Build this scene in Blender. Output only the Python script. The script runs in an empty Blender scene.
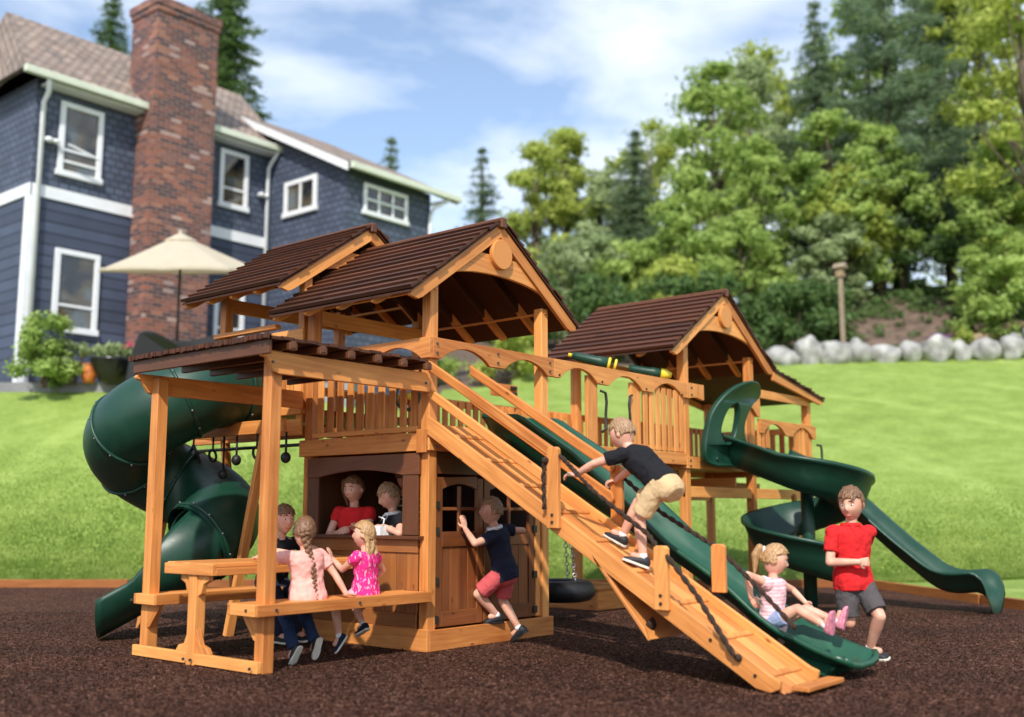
import bpy, math, random
import numpy as np
from mathutils import Vector, Matrix, noise
random.seed(7)
S = bpy.context.scene
V = Vector
PI = math.pi
# ------------------------------------------------------------------ camera
CAMP = V((-7.10, -6.95, 1.25)); YAW = math.radians(39.92); PITCH = math.radians(8.25)
FW = V((math.cos(YAW), math.sin(YAW), 0)); RT = V((math.sin(YAW), -math.cos(YAW), 0))
cd = bpy.data.cameras.new('camera'); cam = bpy.data.objects.new('camera', cd); S.collection.objects.link(cam)
cam.location = CAMP; cam.rotation_euler = (PI/2 + PITCH, 0, YAW - PI/2)
cd.sensor_width = 36; cd.lens = 1062*36/1024; cd.clip_end = 2000; cd.clip_start = .05
cd.dof.use_dof = True; cd.dof.focus_distance = 10.4; cd.dof.aperture_fstop = .68
S.camera = cam
# ------------------------------------------------------------------ world, sun, exposure
SUNH = V((-.84, -.54, 0)).normalized(); ELEV = math.radians(43)
SUND = V((SUNH.x*math.cos(ELEV), SUNH.y*math.cos(ELEV), math.sin(ELEV)))
w = bpy.data.worlds.new('World'); S.world = w; w.use_nodes = True
nt = w.node_tree; nt.nodes.clear()
def N(nt, t, **k):
    n = nt.nodes.new(t)
    for a, b in k.items(): setattr(n, a, b)
    return n
def ramp(nt, stops, interp='LINEAR'):
    r = N(nt, 'ShaderNodeValToRGB'); r.color_ramp.interpolation = interp
    e = r.color_ramp.elements
    while len(e) < len(stops): e.new(.5)
    for i, (p, c) in enumerate(stops):
        e[i].position = p; e[i].color = (*c, 1) if len(c) == 3 else c
    return r
out = N(nt, 'ShaderNodeOutputWorld'); bg = N(nt, 'ShaderNodeBackground')
sky = N(nt, 'ShaderNodeTexSky'); sky.sky_type = 'NISHITA'; sky.sun_disc = False
sky.sun_elevation = ELEV; sky.sun_rotation = math.atan2(SUNH.x, SUNH.y); sky.air_density = 1.0; sky.dust_density = .6
tc = N(nt, 'ShaderNodeTexCoord'); mp = N(nt, 'ShaderNodeMapping')
mp.inputs['Scale'].default_value = (1.0, 1.0, 2.6); mp.inputs['Rotation'].default_value = (0, 0.12, .3); mp.inputs['Location'].default_value = (.35, .1, .25)
nz = N(nt, 'ShaderNodeTexNoise'); nz.inputs['Scale'].default_value = 3.1; nz.inputs['Detail'].default_value = 9; nz.inputs['Roughness'].default_value = .55; nz.inputs['Distortion'].default_value = .35
cr = ramp(nt, [(.41, (.08, .08, .08)), (.52, (.50, .50, .50)), (.66, (.95, .95, .95))])
mx = N(nt, 'ShaderNodeMixRGB'); mx.inputs['Color2'].default_value = (5.3, 5.7, 6.3, 1)
L = nt.links.new
L(tc.outputs['Generated'], mp.inputs['Vector']); L(mp.outputs[0], nz.inputs['Vector']); L(nz.outputs[0], cr.inputs[0])
L(cr.outputs[0], mx.inputs[0]); L(sky.outputs[0], mx.inputs[1]); L(mx.outputs[0], bg.inputs[0]); L(bg.outputs[0], out.inputs[0])
bg.inputs[1].default_value = .15
sl = bpy.data.lights.new('sun', 'SUN'); sl.energy = 3.3; sl.angle = math.radians(1.6); sl.color = (1, .94, .85)
so = bpy.data.objects.new('sun', sl); S.collection.objects.link(so); so.rotation_euler = (-SUND).to_track_quat('-Z', 'Y').to_euler(); so.location = (0, 0, 30)
S.view_settings.view_transform = 'Standard'; S.view_settings.look = 'None'; S.view_settings.exposure = .52; S.view_settings.gamma = 1
S.cycles.max_bounces = 6; S.cycles.transparent_max_bounces = 12
# ------------------------------------------------------------------ materials
def mat(name):
    m = bpy.data.materials.new(name); m.use_nodes = True; return m, m.node_tree, m.node_tree.nodes['Principled BSDF']
def plain(name, col, rough=.6, var=.12, scale=6, bump=.0, metal=0, spec=.5, bscale=40, sheen=0):
    m, nt, b = mat(name); L = nt.links.new
    b.inputs['Roughness'].default_value = rough; b.inputs['Metallic'].default_value = metal; b.inputs['Specular IOR Level'].default_value = spec
    tc = N(nt, 'ShaderNodeTexCoord'); n = N(nt, 'ShaderNodeTexNoise'); n.inputs['Scale'].default_value = scale; n.inputs['Detail'].default_value = 6
    r = ramp(nt, [(.3, tuple(c*(1-var) for c in col)), (.7, tuple(min(1, c*(1+var)) for c in col))])
    L(tc.outputs['Object'], n.inputs['Vector']); L(n.outputs[0], r.inputs[0]); L(r.outputs[0], b.inputs['Base Color'])
    if bump:
        n2 = N(nt, 'ShaderNodeTexNoise'); n2.inputs['Scale'].default_value = bscale; n2.inputs['Detail'].default_value = 4
        bp = N(nt, 'ShaderNodeBump'); bp.inputs['Strength'].default_value = bump; bp.inputs['Distance'].default_value = .01
        L(tc.outputs['Object'], n2.inputs['Vector']); L(n2.outputs[0], bp.inputs['Height']); L(bp.outputs[0], b.inputs['Normal'])
    return m
def wood(name, dark, light, rough=.5, grain=1.0, tonev=.28):
    m, nt, b = mat(name); L = nt.links.new
    uv = N(nt, 'ShaderNodeUVMap'); sep = N(nt, 'ShaderNodeSeparateXYZ'); L(uv.outputs[0], sep.inputs[0])
    # board id from v
    dv = N(nt, 'ShaderNodeMath', operation='DIVIDE'); dv.inputs[1].default_value = 10; L(sep.outputs[1], dv.inputs[0])
    rd = N(nt, 'ShaderNodeMath', operation='ROUND'); L(dv.outputs[0], rd.inputs[0])
    wn = N(nt, 'ShaderNodeTexWhiteNoise', noise_dimensions='1D'); L(rd.outputs[0], wn.inputs['W'])
    mpg = N(nt, 'ShaderNodeMapping'); mpg.inputs['Scale'].default_value = (1.6, 30, 1); L(uv.outputs[0], mpg.inputs[0])
    g = N(nt, 'ShaderNodeTexNoise'); g.inputs['Scale'].default_value = 1.0; g.inputs['Detail'].default_value = 5; g.inputs['Distortion'].default_value = .6; L(mpg.outputs[0], g.inputs['Vector'])
    mp2 = N(nt, 'ShaderNodeMapping'); mp2.inputs['Scale'].default_value = (2.2, 5, 1); L(uv.outputs[0], mp2.inputs[0])
    g2 = N(nt, 'ShaderNodeTexNoise'); g2.inputs['Scale'].default_value = 1.0; g2.inputs['Detail'].default_value = 3; L(mp2.outputs[0], g2.inputs['Vector'])
    ad = N(nt, 'ShaderNodeMath', operation='MULTIPLY_ADD'); L(g.outputs[0], ad.inputs[0]); ad.inputs[1].default_value = .55*grain
    s2 = N(nt, 'ShaderNodeMath', operation='MULTIPLY_ADD'); L(wn.outputs[0], s2.inputs[0]); s2.inputs[1].default_value = tonev; s2.inputs[2].default_value = .5-.275*grain-tonev/2-.2
    a3 = N(nt, 'ShaderNodeMath', operation='MULTIPLY_ADD'); L(g2.outputs[0], a3.inputs[0]); a3.inputs[1].default_value = .4; L(s2.outputs[0], a3.inputs[2]); L(a3.outputs[0], ad.inputs[2])
    r = ramp(nt, [(.22, dark), (.78, light)]); L(ad.outputs[0], r.inputs[0])
    # knots
    vo = N(nt, 'ShaderNodeTexVoronoi'); vo.inputs['Scale'].default_value = 1; mp3 = N(nt, 'ShaderNodeMapping'); mp3.inputs['Scale'].default_value = (3.2, 7.5, 1); L(uv.outputs[0], mp3.inputs[0]); L(mp3.outputs[0], vo.inputs['Vector'])
    kr = ramp(nt, [(.04, (1, 1, 1)), (.13, (0, 0, 0))]); L(vo.outputs['Distance'], kr.inputs[0])
    vw = N(nt, 'ShaderNodeTexWhiteNoise', noise_dimensions='3D'); L(vo.outputs['Position'], vw.inputs['Vector'])
    gt = N(nt, 'ShaderNodeMath', operation='GREATER_THAN'); gt.inputs[1].default_value = .5; L(vw.outputs[0], gt.inputs[0])
    mu = N(nt, 'ShaderNodeMath', operation='MULTIPLY'); L(kr.outputs[0], mu.inputs[0]); L(gt.outputs[0], mu.inputs[1])
    mu2 = N(nt, 'ShaderNodeMath', operation='MULTIPLY'); L(mu.outputs[0], mu2.inputs[0]); mu2.inputs[1].default_value = .8
    mxx = N(nt, 'ShaderNodeMixRGB'); L(mu2.outputs[0], mxx.inputs[0]); L(r.outputs[0], mxx.inputs[1]); mxx.inputs[2].default_value = (dark[0]*.35, dark[1]*.3, dark[2]*.3, 1)
    L(mxx.outputs[0], b.inputs['Base Color'])
    bp = N(nt, 'ShaderNodeBump'); bp.inputs['Strength'].default_value = .25; bp.inputs['Distance'].default_value = .004; L(g.outputs[0], bp.inputs['Height']); L(bp.outputs[0], b.inputs['Normal'])
    b.inputs['Roughness'].default_value = rough; b.inputs['Specular IOR Level'].default_value = .35
    return m
M = {}
M['cedar'] = wood('cedar_wood', (.42, .130, .028), (.86, .375, .105), grain=1.2, tonev=.42)
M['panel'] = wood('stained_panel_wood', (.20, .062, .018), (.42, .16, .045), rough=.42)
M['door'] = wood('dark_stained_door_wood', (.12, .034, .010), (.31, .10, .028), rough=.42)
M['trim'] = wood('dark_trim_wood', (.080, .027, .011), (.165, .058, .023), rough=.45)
M['shingle'] = wood('roof_board_wood', (.042, .0135, .006), (.115, .036, .014), rough=.6, tonev=.4)
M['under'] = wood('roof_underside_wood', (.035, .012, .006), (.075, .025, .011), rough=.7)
def plastic(name, col, rough=.28):
    m, nt, b = mat(name); L = nt.links.new
    tc = N(nt, 'ShaderNodeTexCoord'); n = N(nt, 'ShaderNodeTexNoise'); n.inputs['Scale'].default_value = 2.2; n.inputs['Detail'].default_value = 6; n.inputs['Roughness'].default_value = .65
    L(tc.outputs['Object'], n.inputs['Vector'])
    r = ramp(nt, [(.28, tuple(c*.8 for c in col)), (.62, tuple(c*1.1 for c in col)), (.76, tuple(c*1.5+.012 for c in col))]); L(n.outputs[0], r.inputs[0]); L(r.outputs[0], b.inputs['Base Color'])
    rr = ramp(nt, [(.35, (rough,)*3), (.7, (rough+.25,)*3)]); L(n.outputs[0], rr.inputs[0]); L(rr.outputs[0], b.inputs['Roughness'])
    n2 = N(nt, 'ShaderNodeTexNoise'); n2.inputs['Scale'].default_value = 160; L(tc.outputs['Object'], n2.inputs['Vector'])
    bp = N(nt, 'ShaderNodeBump'); bp.inputs['Strength'].default_value = .12; bp.inputs['Distance'].default_value = .002; L(n2.outputs[0], bp.inputs['Height']); L(bp.outputs[0], b.inputs['Normal'])
    return m
M['green'] = plastic('green_plastic', (.008, .072, .038))
M['dgreen'] = plastic('dark_green_plastic', (.006, .045, .026), .32)
M['yellow'] = plastic('yellow_plastic', (.75, .55, .03), .35)
M['black'] = plain('black_rubber', (.012, .012, .013), .5, .3, 20, .2)
M['metal'] = plain('galvanised_metal', (.45, .45, .46), .35, .1, 20, metal=1)
M['bolt'] = plain('dark_bolt_metal', (.05, .045, .04), .4, .1, 20, metal=.6)
M['rope'] = plain('rope_fibre', (.035, .018, .010), .9, .5, 60, .5)
M['screen'] = plain('dark_screen', (.075, .052, .048), .35, .3, 4)
M['white'] = plain('white_paint', (.74, .76, .78), .45, .05, 3)
M['trimgreen'] = plain('gutter_paint', (.60, .64, .52), .45, .06, 3)
M['canvas'] = plain('umbrella_canvas', (.74, .68, .56), .85, .06, 3, .1)
_c = M['canvas'].node_tree; _t = N(_c, 'ShaderNodeBsdfTranslucent'); _t.inputs[0].default_value = (.8, .72, .58, 1); _m = N(_c, 'ShaderNodeMixShader'); _m.inputs[0].default_value = .5
_c.links.new(_c.nodes['Principled BSDF'].outputs[0], _m.inputs[1]); _c.links.new(_t.outputs[0], _m.inputs[2]); _c.links.new(_m.outputs[0], _c.nodes['Material Output'].inputs[0])
M['pot'] = plain('dark_glazed_pot', (.012, .011, .012), .25, .3, 5)
M['terra'] = plain('orange_pot', (.55, .16, .03), .5, .2, 5)
M['wicker'] = plain('dark_wicker', (.010, .010, .012), .4, .4, 60, .6)
M['stone'] = plain('patio_stone', (.22, .22, .24), .8, .2, 2, .3)
M['rock'] = plain('boulder_rock', (.36, .355, .34), .85, .6, 1.6, 1.0, bscale=7)
M['post'] = plain('weathered_post_wood', (.28, .22, .15), .8, .25, 5)
M['bark'] = plain('tree_bark', (.09, .065, .045), .9, .35, 6, .8, bscale=12)
M['log'] = plain('driftwood', (.30, .21, .13), .85, .35, 5, .5)
def siding(name, col, pitch, shingle=False):
    m, nt, b = mat(name); L = nt.links.new
    tc = N(nt, 'ShaderNodeTexCoord'); sep = N(nt, 'ShaderNodeSeparateXYZ'); L(tc.outputs['Object'], sep.inputs[0])
    ad = N(nt, 'ShaderNodeMath', operation='ADD'); L(sep.outputs[0], ad.inputs[0]); L(sep.outputs[1], ad.inputs[1])
    cb = N(nt, 'ShaderNodeCombineXYZ'); L(ad.outputs[0], cb.inputs[0]); L(sep.outputs[2], cb.inputs[1])
    br = N(nt, 'ShaderNodeTexBrick'); br.inputs['Scale'].default_value = 1; br.inputs['Row Height'].default_value = pitch
    br.inputs['Brick Width'].default_value = .32 if shingle else 9; br.inputs['Mortar Size'].default_value = .028 if shingle else .03
    br.inputs['Mortar Smooth'].default_value = .3; br.inputs['Color1'].default_value = (*[c*.82 for c in col], 1); br.inputs['Color2'].default_value = (*[c*1.2 for c in col], 1); br.inputs['Mortar'].default_value = (*[c*.42 for c in col], 1)
    L(cb.outputs[0], br.inputs['Vector'])
    n = N(nt, 'ShaderNodeTexNoise'); n.inputs['Scale'].default_value = 1.3; n.inputs['Detail'].default_value = 6; L(tc.outputs['Object'], n.inputs['Vector'])
    mx = N(nt, 'ShaderNodeMixRGB', blend_type='MULTIPLY'); mx.inputs[0].default_value = .5; L(br.outputs[0], mx.inputs[1]); L(n.outputs[0], mx.inputs[2]); L(mx.outputs[0], b.inputs['Base Color'])
    bp = N(nt, 'ShaderNodeBump', invert=True); bp.inputs['Strength'].default_value = .7; bp.inputs['Distance'].default_value = .03; L(br.outputs['Fac'], bp.inputs['Height']); L(bp.outputs[0], b.inputs['Normal'])
    b.inputs['Roughness'].default_value = .6
    return m
M['shake'] = siding('blue_shingle_siding', (.095, .120, .185), .22, True)
M['lap'] = siding('blue_lap_siding', (.068, .088, .145), .34)
def brick():
    m, nt, b = mat('chimney_brick'); L = nt.links.new
    tc = N(nt, 'ShaderNodeTexCoord'); sep = N(nt, 'ShaderNodeSeparateXYZ'); L(tc.outputs['Object'], sep.inputs[0])
    ad = N(nt, 'ShaderNodeMath', operation='ADD'); L(sep.outputs[0], ad.inputs[0]); L(sep.outputs[1], ad.inputs[1])
    cb = N(nt, 'ShaderNodeCombineXYZ'); L(ad.outputs[0], cb.inputs[0]); L(sep.outputs[2], cb.inputs[1])
    br = N(nt, 'ShaderNodeTexBrick'); br.inputs['Scale'].default_value = 1; br.inputs['Row Height'].default_value = .125; br.inputs['Brick Width'].default_value = .36; br.inputs['Mortar Size'].default_value = .014
    br.inputs['Color1'].default_value = (0, 0, 0, 1); br.inputs['Color2'].default_value = (1, 1, 1, 1); br.inputs['Mortar'].default_value = (.5, .5, .5, 1); L(cb.outputs[0], br.inputs['Vector'])
    r = ramp(nt, [(0, (.085, .045, .045)), (.25, (.16, .06, .04)), (.5, (.27, .095, .055)), (.72, (.20, .085, .07)), (.84, (.34, .15, .09)), (.93, (.44, .32, .26))], 'CONSTANT'); L(br.outputs[0], r.inputs[0])
    n = N(nt, 'ShaderNodeTexNoise'); n.inputs['Scale'].default_value = .8; n.inputs['Detail'].default_value = 5; L(tc.outputs['Object'], n.inputs['Vector'])
    rm = ramp(nt, [(.35, (.6, .6, .75)), (.65, (1.1, 1.0, .95))]); L(n.outputs[0], rm.inputs[0])
    mu = N(nt, 'ShaderNodeMixRGB', blend_type='MULTIPLY'); mu.inputs[0].default_value = 1; L(r.outputs[0], mu.inputs[1]); L(rm.outputs[0], mu.inputs[2])
    mx = N(nt, 'ShaderNodeMixRGB'); L(br.outputs['Fac'], mx.inputs[0]); L(mu.outputs[0], mx.inputs[1]); mx.inputs[2].default_value = (.22, .17, .15, 1); L(mx.outputs[0], b.inputs['Base Color'])
    bp = N(nt, 'ShaderNodeBump', invert=True); bp.inputs['Strength'].default_value = .6; bp.inputs['Distance'].default_value = .015; L(br.outputs['Fac'], bp.inputs['Height']); L(bp.outputs[0], b.inputs['Normal'])
    b.inputs['Roughness'].default_value = .8
    return m
M['brick'] = brick()
def roofmat():
    m, nt, b = mat('cedar_shake_roof'); L = nt.links.new
    uv = N(nt, 'ShaderNodeUVMap'); br = N(nt, 'ShaderNodeTexBrick'); br.inputs['Scale'].default_value = 1; br.inputs['Row Height'].default_value = .26; br.inputs['Brick Width'].default_value = .3; br.inputs['Mortar Size'].default_value = .022
    br.inputs['Color1'].default_value = (.22, .18, .15, 1); br.inputs['Color2'].default_value = (.40, .33, .27, 1); br.inputs['Mortar'].default_value = (.09, .07, .06, 1)
    L(uv.outputs[0], br.inputs['Vector']); n = N(nt, 'ShaderNodeTexNoise'); n.inputs['Scale'].default_value = 1.5; n.inputs['Detail'].default_value = 5; L(uv.outputs[0], n.inputs['Vector'])
    rm = ramp(nt, [(.3, (.7, .7, .75)), (.7, (1.15, 1.05, 1))]); L(n.outputs[0], rm.inputs[0]); mu = N(nt, 'ShaderNodeMixRGB', blend_type='MULTIPLY'); mu.inputs[0].default_value = 1; L(br.outputs[0], mu.inputs[1]); L(rm.outputs[0], mu.inputs[2]); L(mu.outputs[0], b.inputs['Base Color'])
    bp = N(nt, 'ShaderNodeBump', invert=True); bp.inputs['Strength'].default_value = .7; bp.inputs['Distance'].default_value = .04; L(br.outputs['Fac'], bp.inputs['Height']); L(bp.outputs[0], b.inputs['Normal']); b.inputs['Roughness'].default_value = .85
    return m
M['roof'] = roofmat()
def glass():
    m, nt, b = mat('window_glass'); b.inputs['Base Color'].default_value = (.02, .025, .03, 1); b.inputs['Roughness'].default_value = .04; b.inputs['Specular IOR Level'].default_value = 1.0
    tc = N(nt, 'ShaderNodeTexCoord'); n = N(nt, 'ShaderNodeTexNoise'); n.inputs['Scale'].default_value = .9; n.inputs['Detail'].default_value = 3; r = ramp(nt, [(.4, (.012, .014, .018)), (.52, (.09, .07, .04)), (.62, (.10, .12, .13)), (.7, (.02, .02, .02))])
    nt.links.new(tc.outputs['Object'], n.inputs['Vector']); nt.links.new(n.outputs[0], r.inputs[0]); nt.links.new(r.outputs[0], b.inputs['Base Color'])
    return m
M['glass'] = glass()
def mulch():
    m, nt, b = mat('rubber_mulch'); L = nt.links.new
    tc = N(nt, 'ShaderNodeTexCoord'); vo = N(nt, 'ShaderNodeTexVoronoi'); vo.inputs['Scale'].default_value = 54; vo.inputs['Randomness'].default_value = 1
    n = N(nt, 'ShaderNodeTexNoise'); n.inputs['Scale'].default_value = 7; n.inputs['Detail'].default_value = 3; L(tc.outputs['Object'], n.inputs['Vector'])
    mm = N(nt, 'ShaderNodeMixRGB'); mm.inputs[0].default_value = .06; L(tc.outputs['Object'], mm.inputs[1]); L(n.outputs['Color'], mm.inputs[2]); L(mm.outputs[0], vo.inputs['Vector'])
    sp = N(nt, 'ShaderNodeSeparateColor'); L(vo.outputs['Color'], sp.inputs[0])
    r = ramp(nt, [(0, (.016, .007, .0045)), (.45, (.060, .026, .016)), (.85, (.125, .058, .038)), (1, (.25, .135, .095))]); L(sp.outputs[0], r.inputs[0])
    n3 = N(nt, 'ShaderNodeTexNoise'); n3.inputs['Scale'].default_value = .9; n3.inputs['Detail'].default_value = 4; L(tc.outputs['Object'], n3.inputs['Vector']); r3 = ramp(nt, [(.3, (.75, .75, .78)), (.7, (1.2, 1.15, 1.12))]); L(n3.outputs[0], r3.inputs[0])
    mu = N(nt, 'ShaderNodeMixRGB', blend_type='MULTIPLY'); mu.inputs[0].default_value = 1; L(r.outputs[0], mu.inputs[1]); L(r3.outputs[0], mu.inputs[2]); L(mu.outputs[0], b.inputs['Base Color'])
    bp = N(nt, 'ShaderNodeBump', invert=True); bp.inputs['Strength'].default_value = 1; bp.inputs['Distance'].default_value = .02; L(vo.outputs['Distance'], bp.inputs['Height']); L(bp.outputs[0], b.inputs['Normal']); b.inputs['Roughness'].default_value = .85; b.inputs['Specular IOR Level'].default_value = .12
    return m
M['mulch'] = mulch()
def grass():
    m, nt, b = mat('lawn_grass'); L = nt.links.new
    tc = N(nt, 'ShaderNodeTexCoord'); n = N(nt, 'ShaderNodeTexNoise'); n.inputs['Scale'].default_value = 1.1; n.inputs['Detail'].default_value = 8; n.inputs['Roughness'].default_value = .7; L(tc.outputs['Object'], n.inputs['Vector'])
    n2 = N(nt, 'ShaderNodeTexNoise'); n2.inputs['Scale'].default_value = 14; n2.inputs['Detail'].default_value = 5; n2.inputs['Roughness'].default_value = .8; L(tc.outputs['Object'], n2.inputs['Vector'])
    ad = N(nt, 'ShaderNodeMath', operation='ADD'); L(n.outputs[0], ad.inputs[0]); L(n2.outputs[0], ad.inputs[1])
    r = ramp(nt, [(.40, (.155, .235, .042)), (.5, (.215, .305, .060)), (.60, (.285, .375, .095))])
    hf = N(nt, 'ShaderNodeMath', operation='MULTIPLY'); hf.inputs[1].default_value = .5; L(ad.outputs[0], hf.inputs[0]); L(hf.outputs[0], r.inputs[0])
    # mowing stripes: arcs
    mp = N(nt, 'ShaderNodeMapping'); mp.inputs['Location'].default_value = (-10.5, -8, 0); L(tc.outputs['Object'], mp.inputs[0])
    ln = N(nt, 'ShaderNodeVectorMath', operation='LENGTH'); mp.inputs['Scale'].default_value = (1, 1, 0); L(mp.outputs[0], ln.inputs[0])
    sn = N(nt, 'ShaderNodeMath', operation='SINE'); ms = N(nt, 'ShaderNodeMath', operation='MULTIPLY'); ms.inputs[1].default_value = 1.35; L(ln.outputs['Value'], ms.inputs[0]); L(ms.outputs[0], sn.inputs[0])
    r4 = ramp(nt, [(.88, (1, 1, 1)), (1, (1.16, 1.13, 1.25))]); L(sn.outputs[0], r4.inputs[0])
    mu = N(nt, 'ShaderNodeMixRGB', blend_type='MULTIPLY'); mu.inputs[0].default_value = 1; L(r.outputs[0], mu.inputs[1]); L(r4.outputs[0], mu.inputs[2]); L(mu.outputs[0], b.inputs['Base Color'])
    bp = N(nt, 'ShaderNodeBump'); bp.inputs['Strength'].default_value = .4; bp.inputs['Distance'].default_value = .05; L(n2.outputs[0], bp.inputs['Height']); L(bp.outputs[0], b.inputs['Normal']); b.inputs['Roughness'].default_value = .8; b.inputs['Specular IOR Level'].default_value = .2
    return m
M['grass'] = grass()
M['soil'] = plain('bark_soil', (.13, .088, .065), .9, .5, 2.5, .8, bscale=10)
def leafmat(name, c1, c2):
    m, nt, b = mat(name); L = nt.links.new
    tc = N(nt, 'ShaderNodeTexCoord'); n = N(nt, 'ShaderNodeTexNoise'); n.inputs['Scale'].default_value = .9; n.inputs['Detail'].default_value = 6; n.inputs['Roughness'].default_value = .7; L(tc.outputs['Object'], n.inputs['Vector'])
    r = ramp(nt, [(.35, c1), (.65, c2)]); L(n.outputs[0], r.inputs[0]); L(r.outputs[0], b.inputs['Base Color']); b.inputs['Roughness'].default_value = .55; b.inputs['Specular IOR Level'].default_value = .3
    tr = N(nt, 'ShaderNodeBsdfTranslucent'); L(r.outputs[0], tr.inputs[0]); ms = N(nt, 'ShaderNodeMixShader'); ms.inputs[0].default_value = .5
    L(b.outputs[0], ms.inputs[1]); L(tr.outputs[0], ms.inputs[2]); L(ms.outputs[0], nt.nodes['Material Output'].inputs[0])
    return m
M['leaf_y'] = leafmat('yellow_green_leaves', (.30, .39, .06), (.58, .64, .16))
M['leaf_m'] = leafmat('mid_green_leaves', (.23, .36, .075), (.48, .60, .17))
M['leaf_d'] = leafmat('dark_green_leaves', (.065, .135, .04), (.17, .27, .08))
M['leaf_b'] = leafmat('blue_green_needles', (.13, .21, .12), (.30, .40, .22))
M['leaf_g'] = leafmat('grey_green_leaves', (.25, .34, .14), (.46, .54, .28))
M['grassblade'] = leafmat('grass_blade', (.21, .32, .055), (.42, .51, .14)); M['flower'] = leafmat('pink_flowers', (.55, .05, .12), (.75, .25, .35))
M['violet'] = leafmat('violet_flowers', (.25, .05, .40), (.45, .15, .55))
def skinmat():
    m, nt, b = mat('skin'); b.inputs['Base Color'].default_value = (.68, .36, .25, 1); b.inputs['Roughness'].default_value = .5; b.inputs['Subsurface Weight'].default_value = .12; b.inputs['Subsurface Radius'].default_value = (.02, .008, .004); b.inputs['Specular IOR Level'].default_value = .35
    tc = N(nt, 'ShaderNodeTexCoord'); n = N(nt, 'ShaderNodeTexNoise'); n.inputs['Scale'].default_value = 9; r = ramp(nt, [(.35, (.62, .30, .21)), (.65, (.74, .42, .30))])
    nt.links.new(tc.outputs['Object'], n.inputs['Vector']); nt.links.new(n.outputs[0], r.inputs[0]); nt.links.new(r.outputs[0], b.inputs['Base Color']); return m
M['skin'] = skinmat()
def cloth(name, col, var=.12, pattern=None):
    m = plain(name, col, .85, var*.5, 12, .2, bscale=90, spec=.2)
    nt = m.node_tree; b = nt.nodes['Principled BSDF']; L = nt.links.new; tc = N(nt, 'ShaderNodeTexCoord')
    if pattern:
        kind, col2, sc, lo = pattern
        base = b.inputs['Base Color'].links[0].from_socket
        if kind == 'stripe':
            sp = N(nt, 'ShaderNodeSeparateXYZ'); L(tc.outputs['Object'], sp.inputs[0]); a = N(nt, 'ShaderNodeMath', operation='MULTIPLY'); a.inputs[1].default_value = sc; L(sp.outputs[2], a.inputs[0]); s = N(nt, 'ShaderNodeMath', operation='SINE'); L(a.outputs[0], s.inputs[0]); src = s.outputs[0]
        else:
            v = N(nt, 'ShaderNodeTexNoise'); v.inputs['Scale'].default_value = sc; v.inputs['Detail'].default_value = 1; mp = N(nt, 'ShaderNodeMapping'); mp.inputs['Scale'].default_value = (1, 1, .35); L(tc.outputs['Object'], mp.inputs[0]); L(mp.outputs[0], v.inputs['Vector']); src = v.outputs[0]
        r = ramp(nt, [(lo, (0, 0, 0)), (lo+.08, (1, 1, 1))]); L(src, r.inputs[0]); mx = N(nt, 'ShaderNodeMixRGB'); L(r.outputs[0], mx.inputs[0]); L(base, mx.inputs[1]); mx.inputs[2].default_value = (*col2, 1); L(mx.outputs[0], b.inputs['Base Color'])
    # soft folds
    n2 = N(nt, 'ShaderNodeTexNoise'); n2.inputs['Scale'].default_value = 9; n2.inputs['Detail'].default_value = 2; n2.inputs['Distortion'].default_value = 1.2; L(tc.outputs['Object'], n2.inputs['Vector'])
    bp = N(nt, 'ShaderNodeBump'); bp.inputs['Strength'].default_value = .5; bp.inputs['Distance'].default_value = .02; L(n2.outputs[0], bp.inputs['Height']); L(b.inputs['Normal'].links[0].from_socket, bp.inputs['Normal']); L(bp.outputs[0], b.inputs['Normal'])
    return m
M['c_black'] = cloth('black_cotton', (.012, .012, .015)); M['c_navy'] = cloth('navy_cotton', (.018, .022, .045)); M['c_denim'] = cloth('dark_denim', (.020, .035, .085), .3)
M['c_pink'] = cloth('salmon_pink_cotton', (.86, .40, .34)); M['c_magenta'] = cloth('magenta_cotton', (.72, .03, .22), .1, ('speck', (.86, .45, .55), 60, .58)); M['c_lpink'] = cloth('light_pink_cotton', (.82, .38, .50))
M['c_red'] = cloth('red_cotton', (.62, .020, .022)); M['c_redshort'] = cloth('faded_red_cotton', (.58, .10, .11)); M['c_khaki'] = cloth('khaki_cotton', (.60, .42, .23)); M['c_grey'] = cloth('dark_grey_cotton', (.085, .075, .078))
M['c_stripe'] = cloth('striped_cotton', (.02, .022, .022), .1, ('stripe', (.30, .28, .16), 95, .72)); M['c_pinkstripe'] = cloth('pink_striped_cotton', (.85, .58, .60), .08, ('stripe', (.80, .36, .42), 220, .6))
M['c_white'] = cloth('white_cotton', (.78, .78, .78)); M['c_blueshort'] = cloth('pale_blue_cotton', (.30, .36, .55))
M['sole'] = plain('shoe_sole_rubber', (.72, .68, .58), .6, .08, 20); M['shoe'] = plain('black_shoe_canvas', (.014, .014, .018), .6, .2, 20); M['pinkshoe'] = plain('pink_shoe', (.62, .22, .30), .5, .3, 40)
def hairmat(name, a, c):
    m, nt, b = mat(name); L = nt.links.new; tc = N(nt, 'ShaderNodeTexCoord'); mp = N(nt, 'ShaderNodeMapping'); mp.inputs['Scale'].default_value = (1, 1, .18); L(tc.outputs['Object'], mp.inputs[0])
    n = N(nt, 'ShaderNodeTexNoise'); n.inputs['Scale'].default_value = 110; n.inputs['Detail'].default_value = 5; L(mp.outputs[0], n.inputs['Vector']); r = ramp(nt, [(.35, a), (.65, c)]); L(n.outputs[0], r.inputs[0]); L(r.outputs[0], b.inputs['Base Color'])
    bp = N(nt, 'ShaderNodeBump'); bp.inputs['Strength'].default_value = .8; bp.inputs['Distance'].default_value = .006; L(n.outputs[0], bp.inputs['Height']); L(bp.outputs[0], b.inputs['Normal']); b.inputs['Roughness'].default_value = .45; return m
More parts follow.
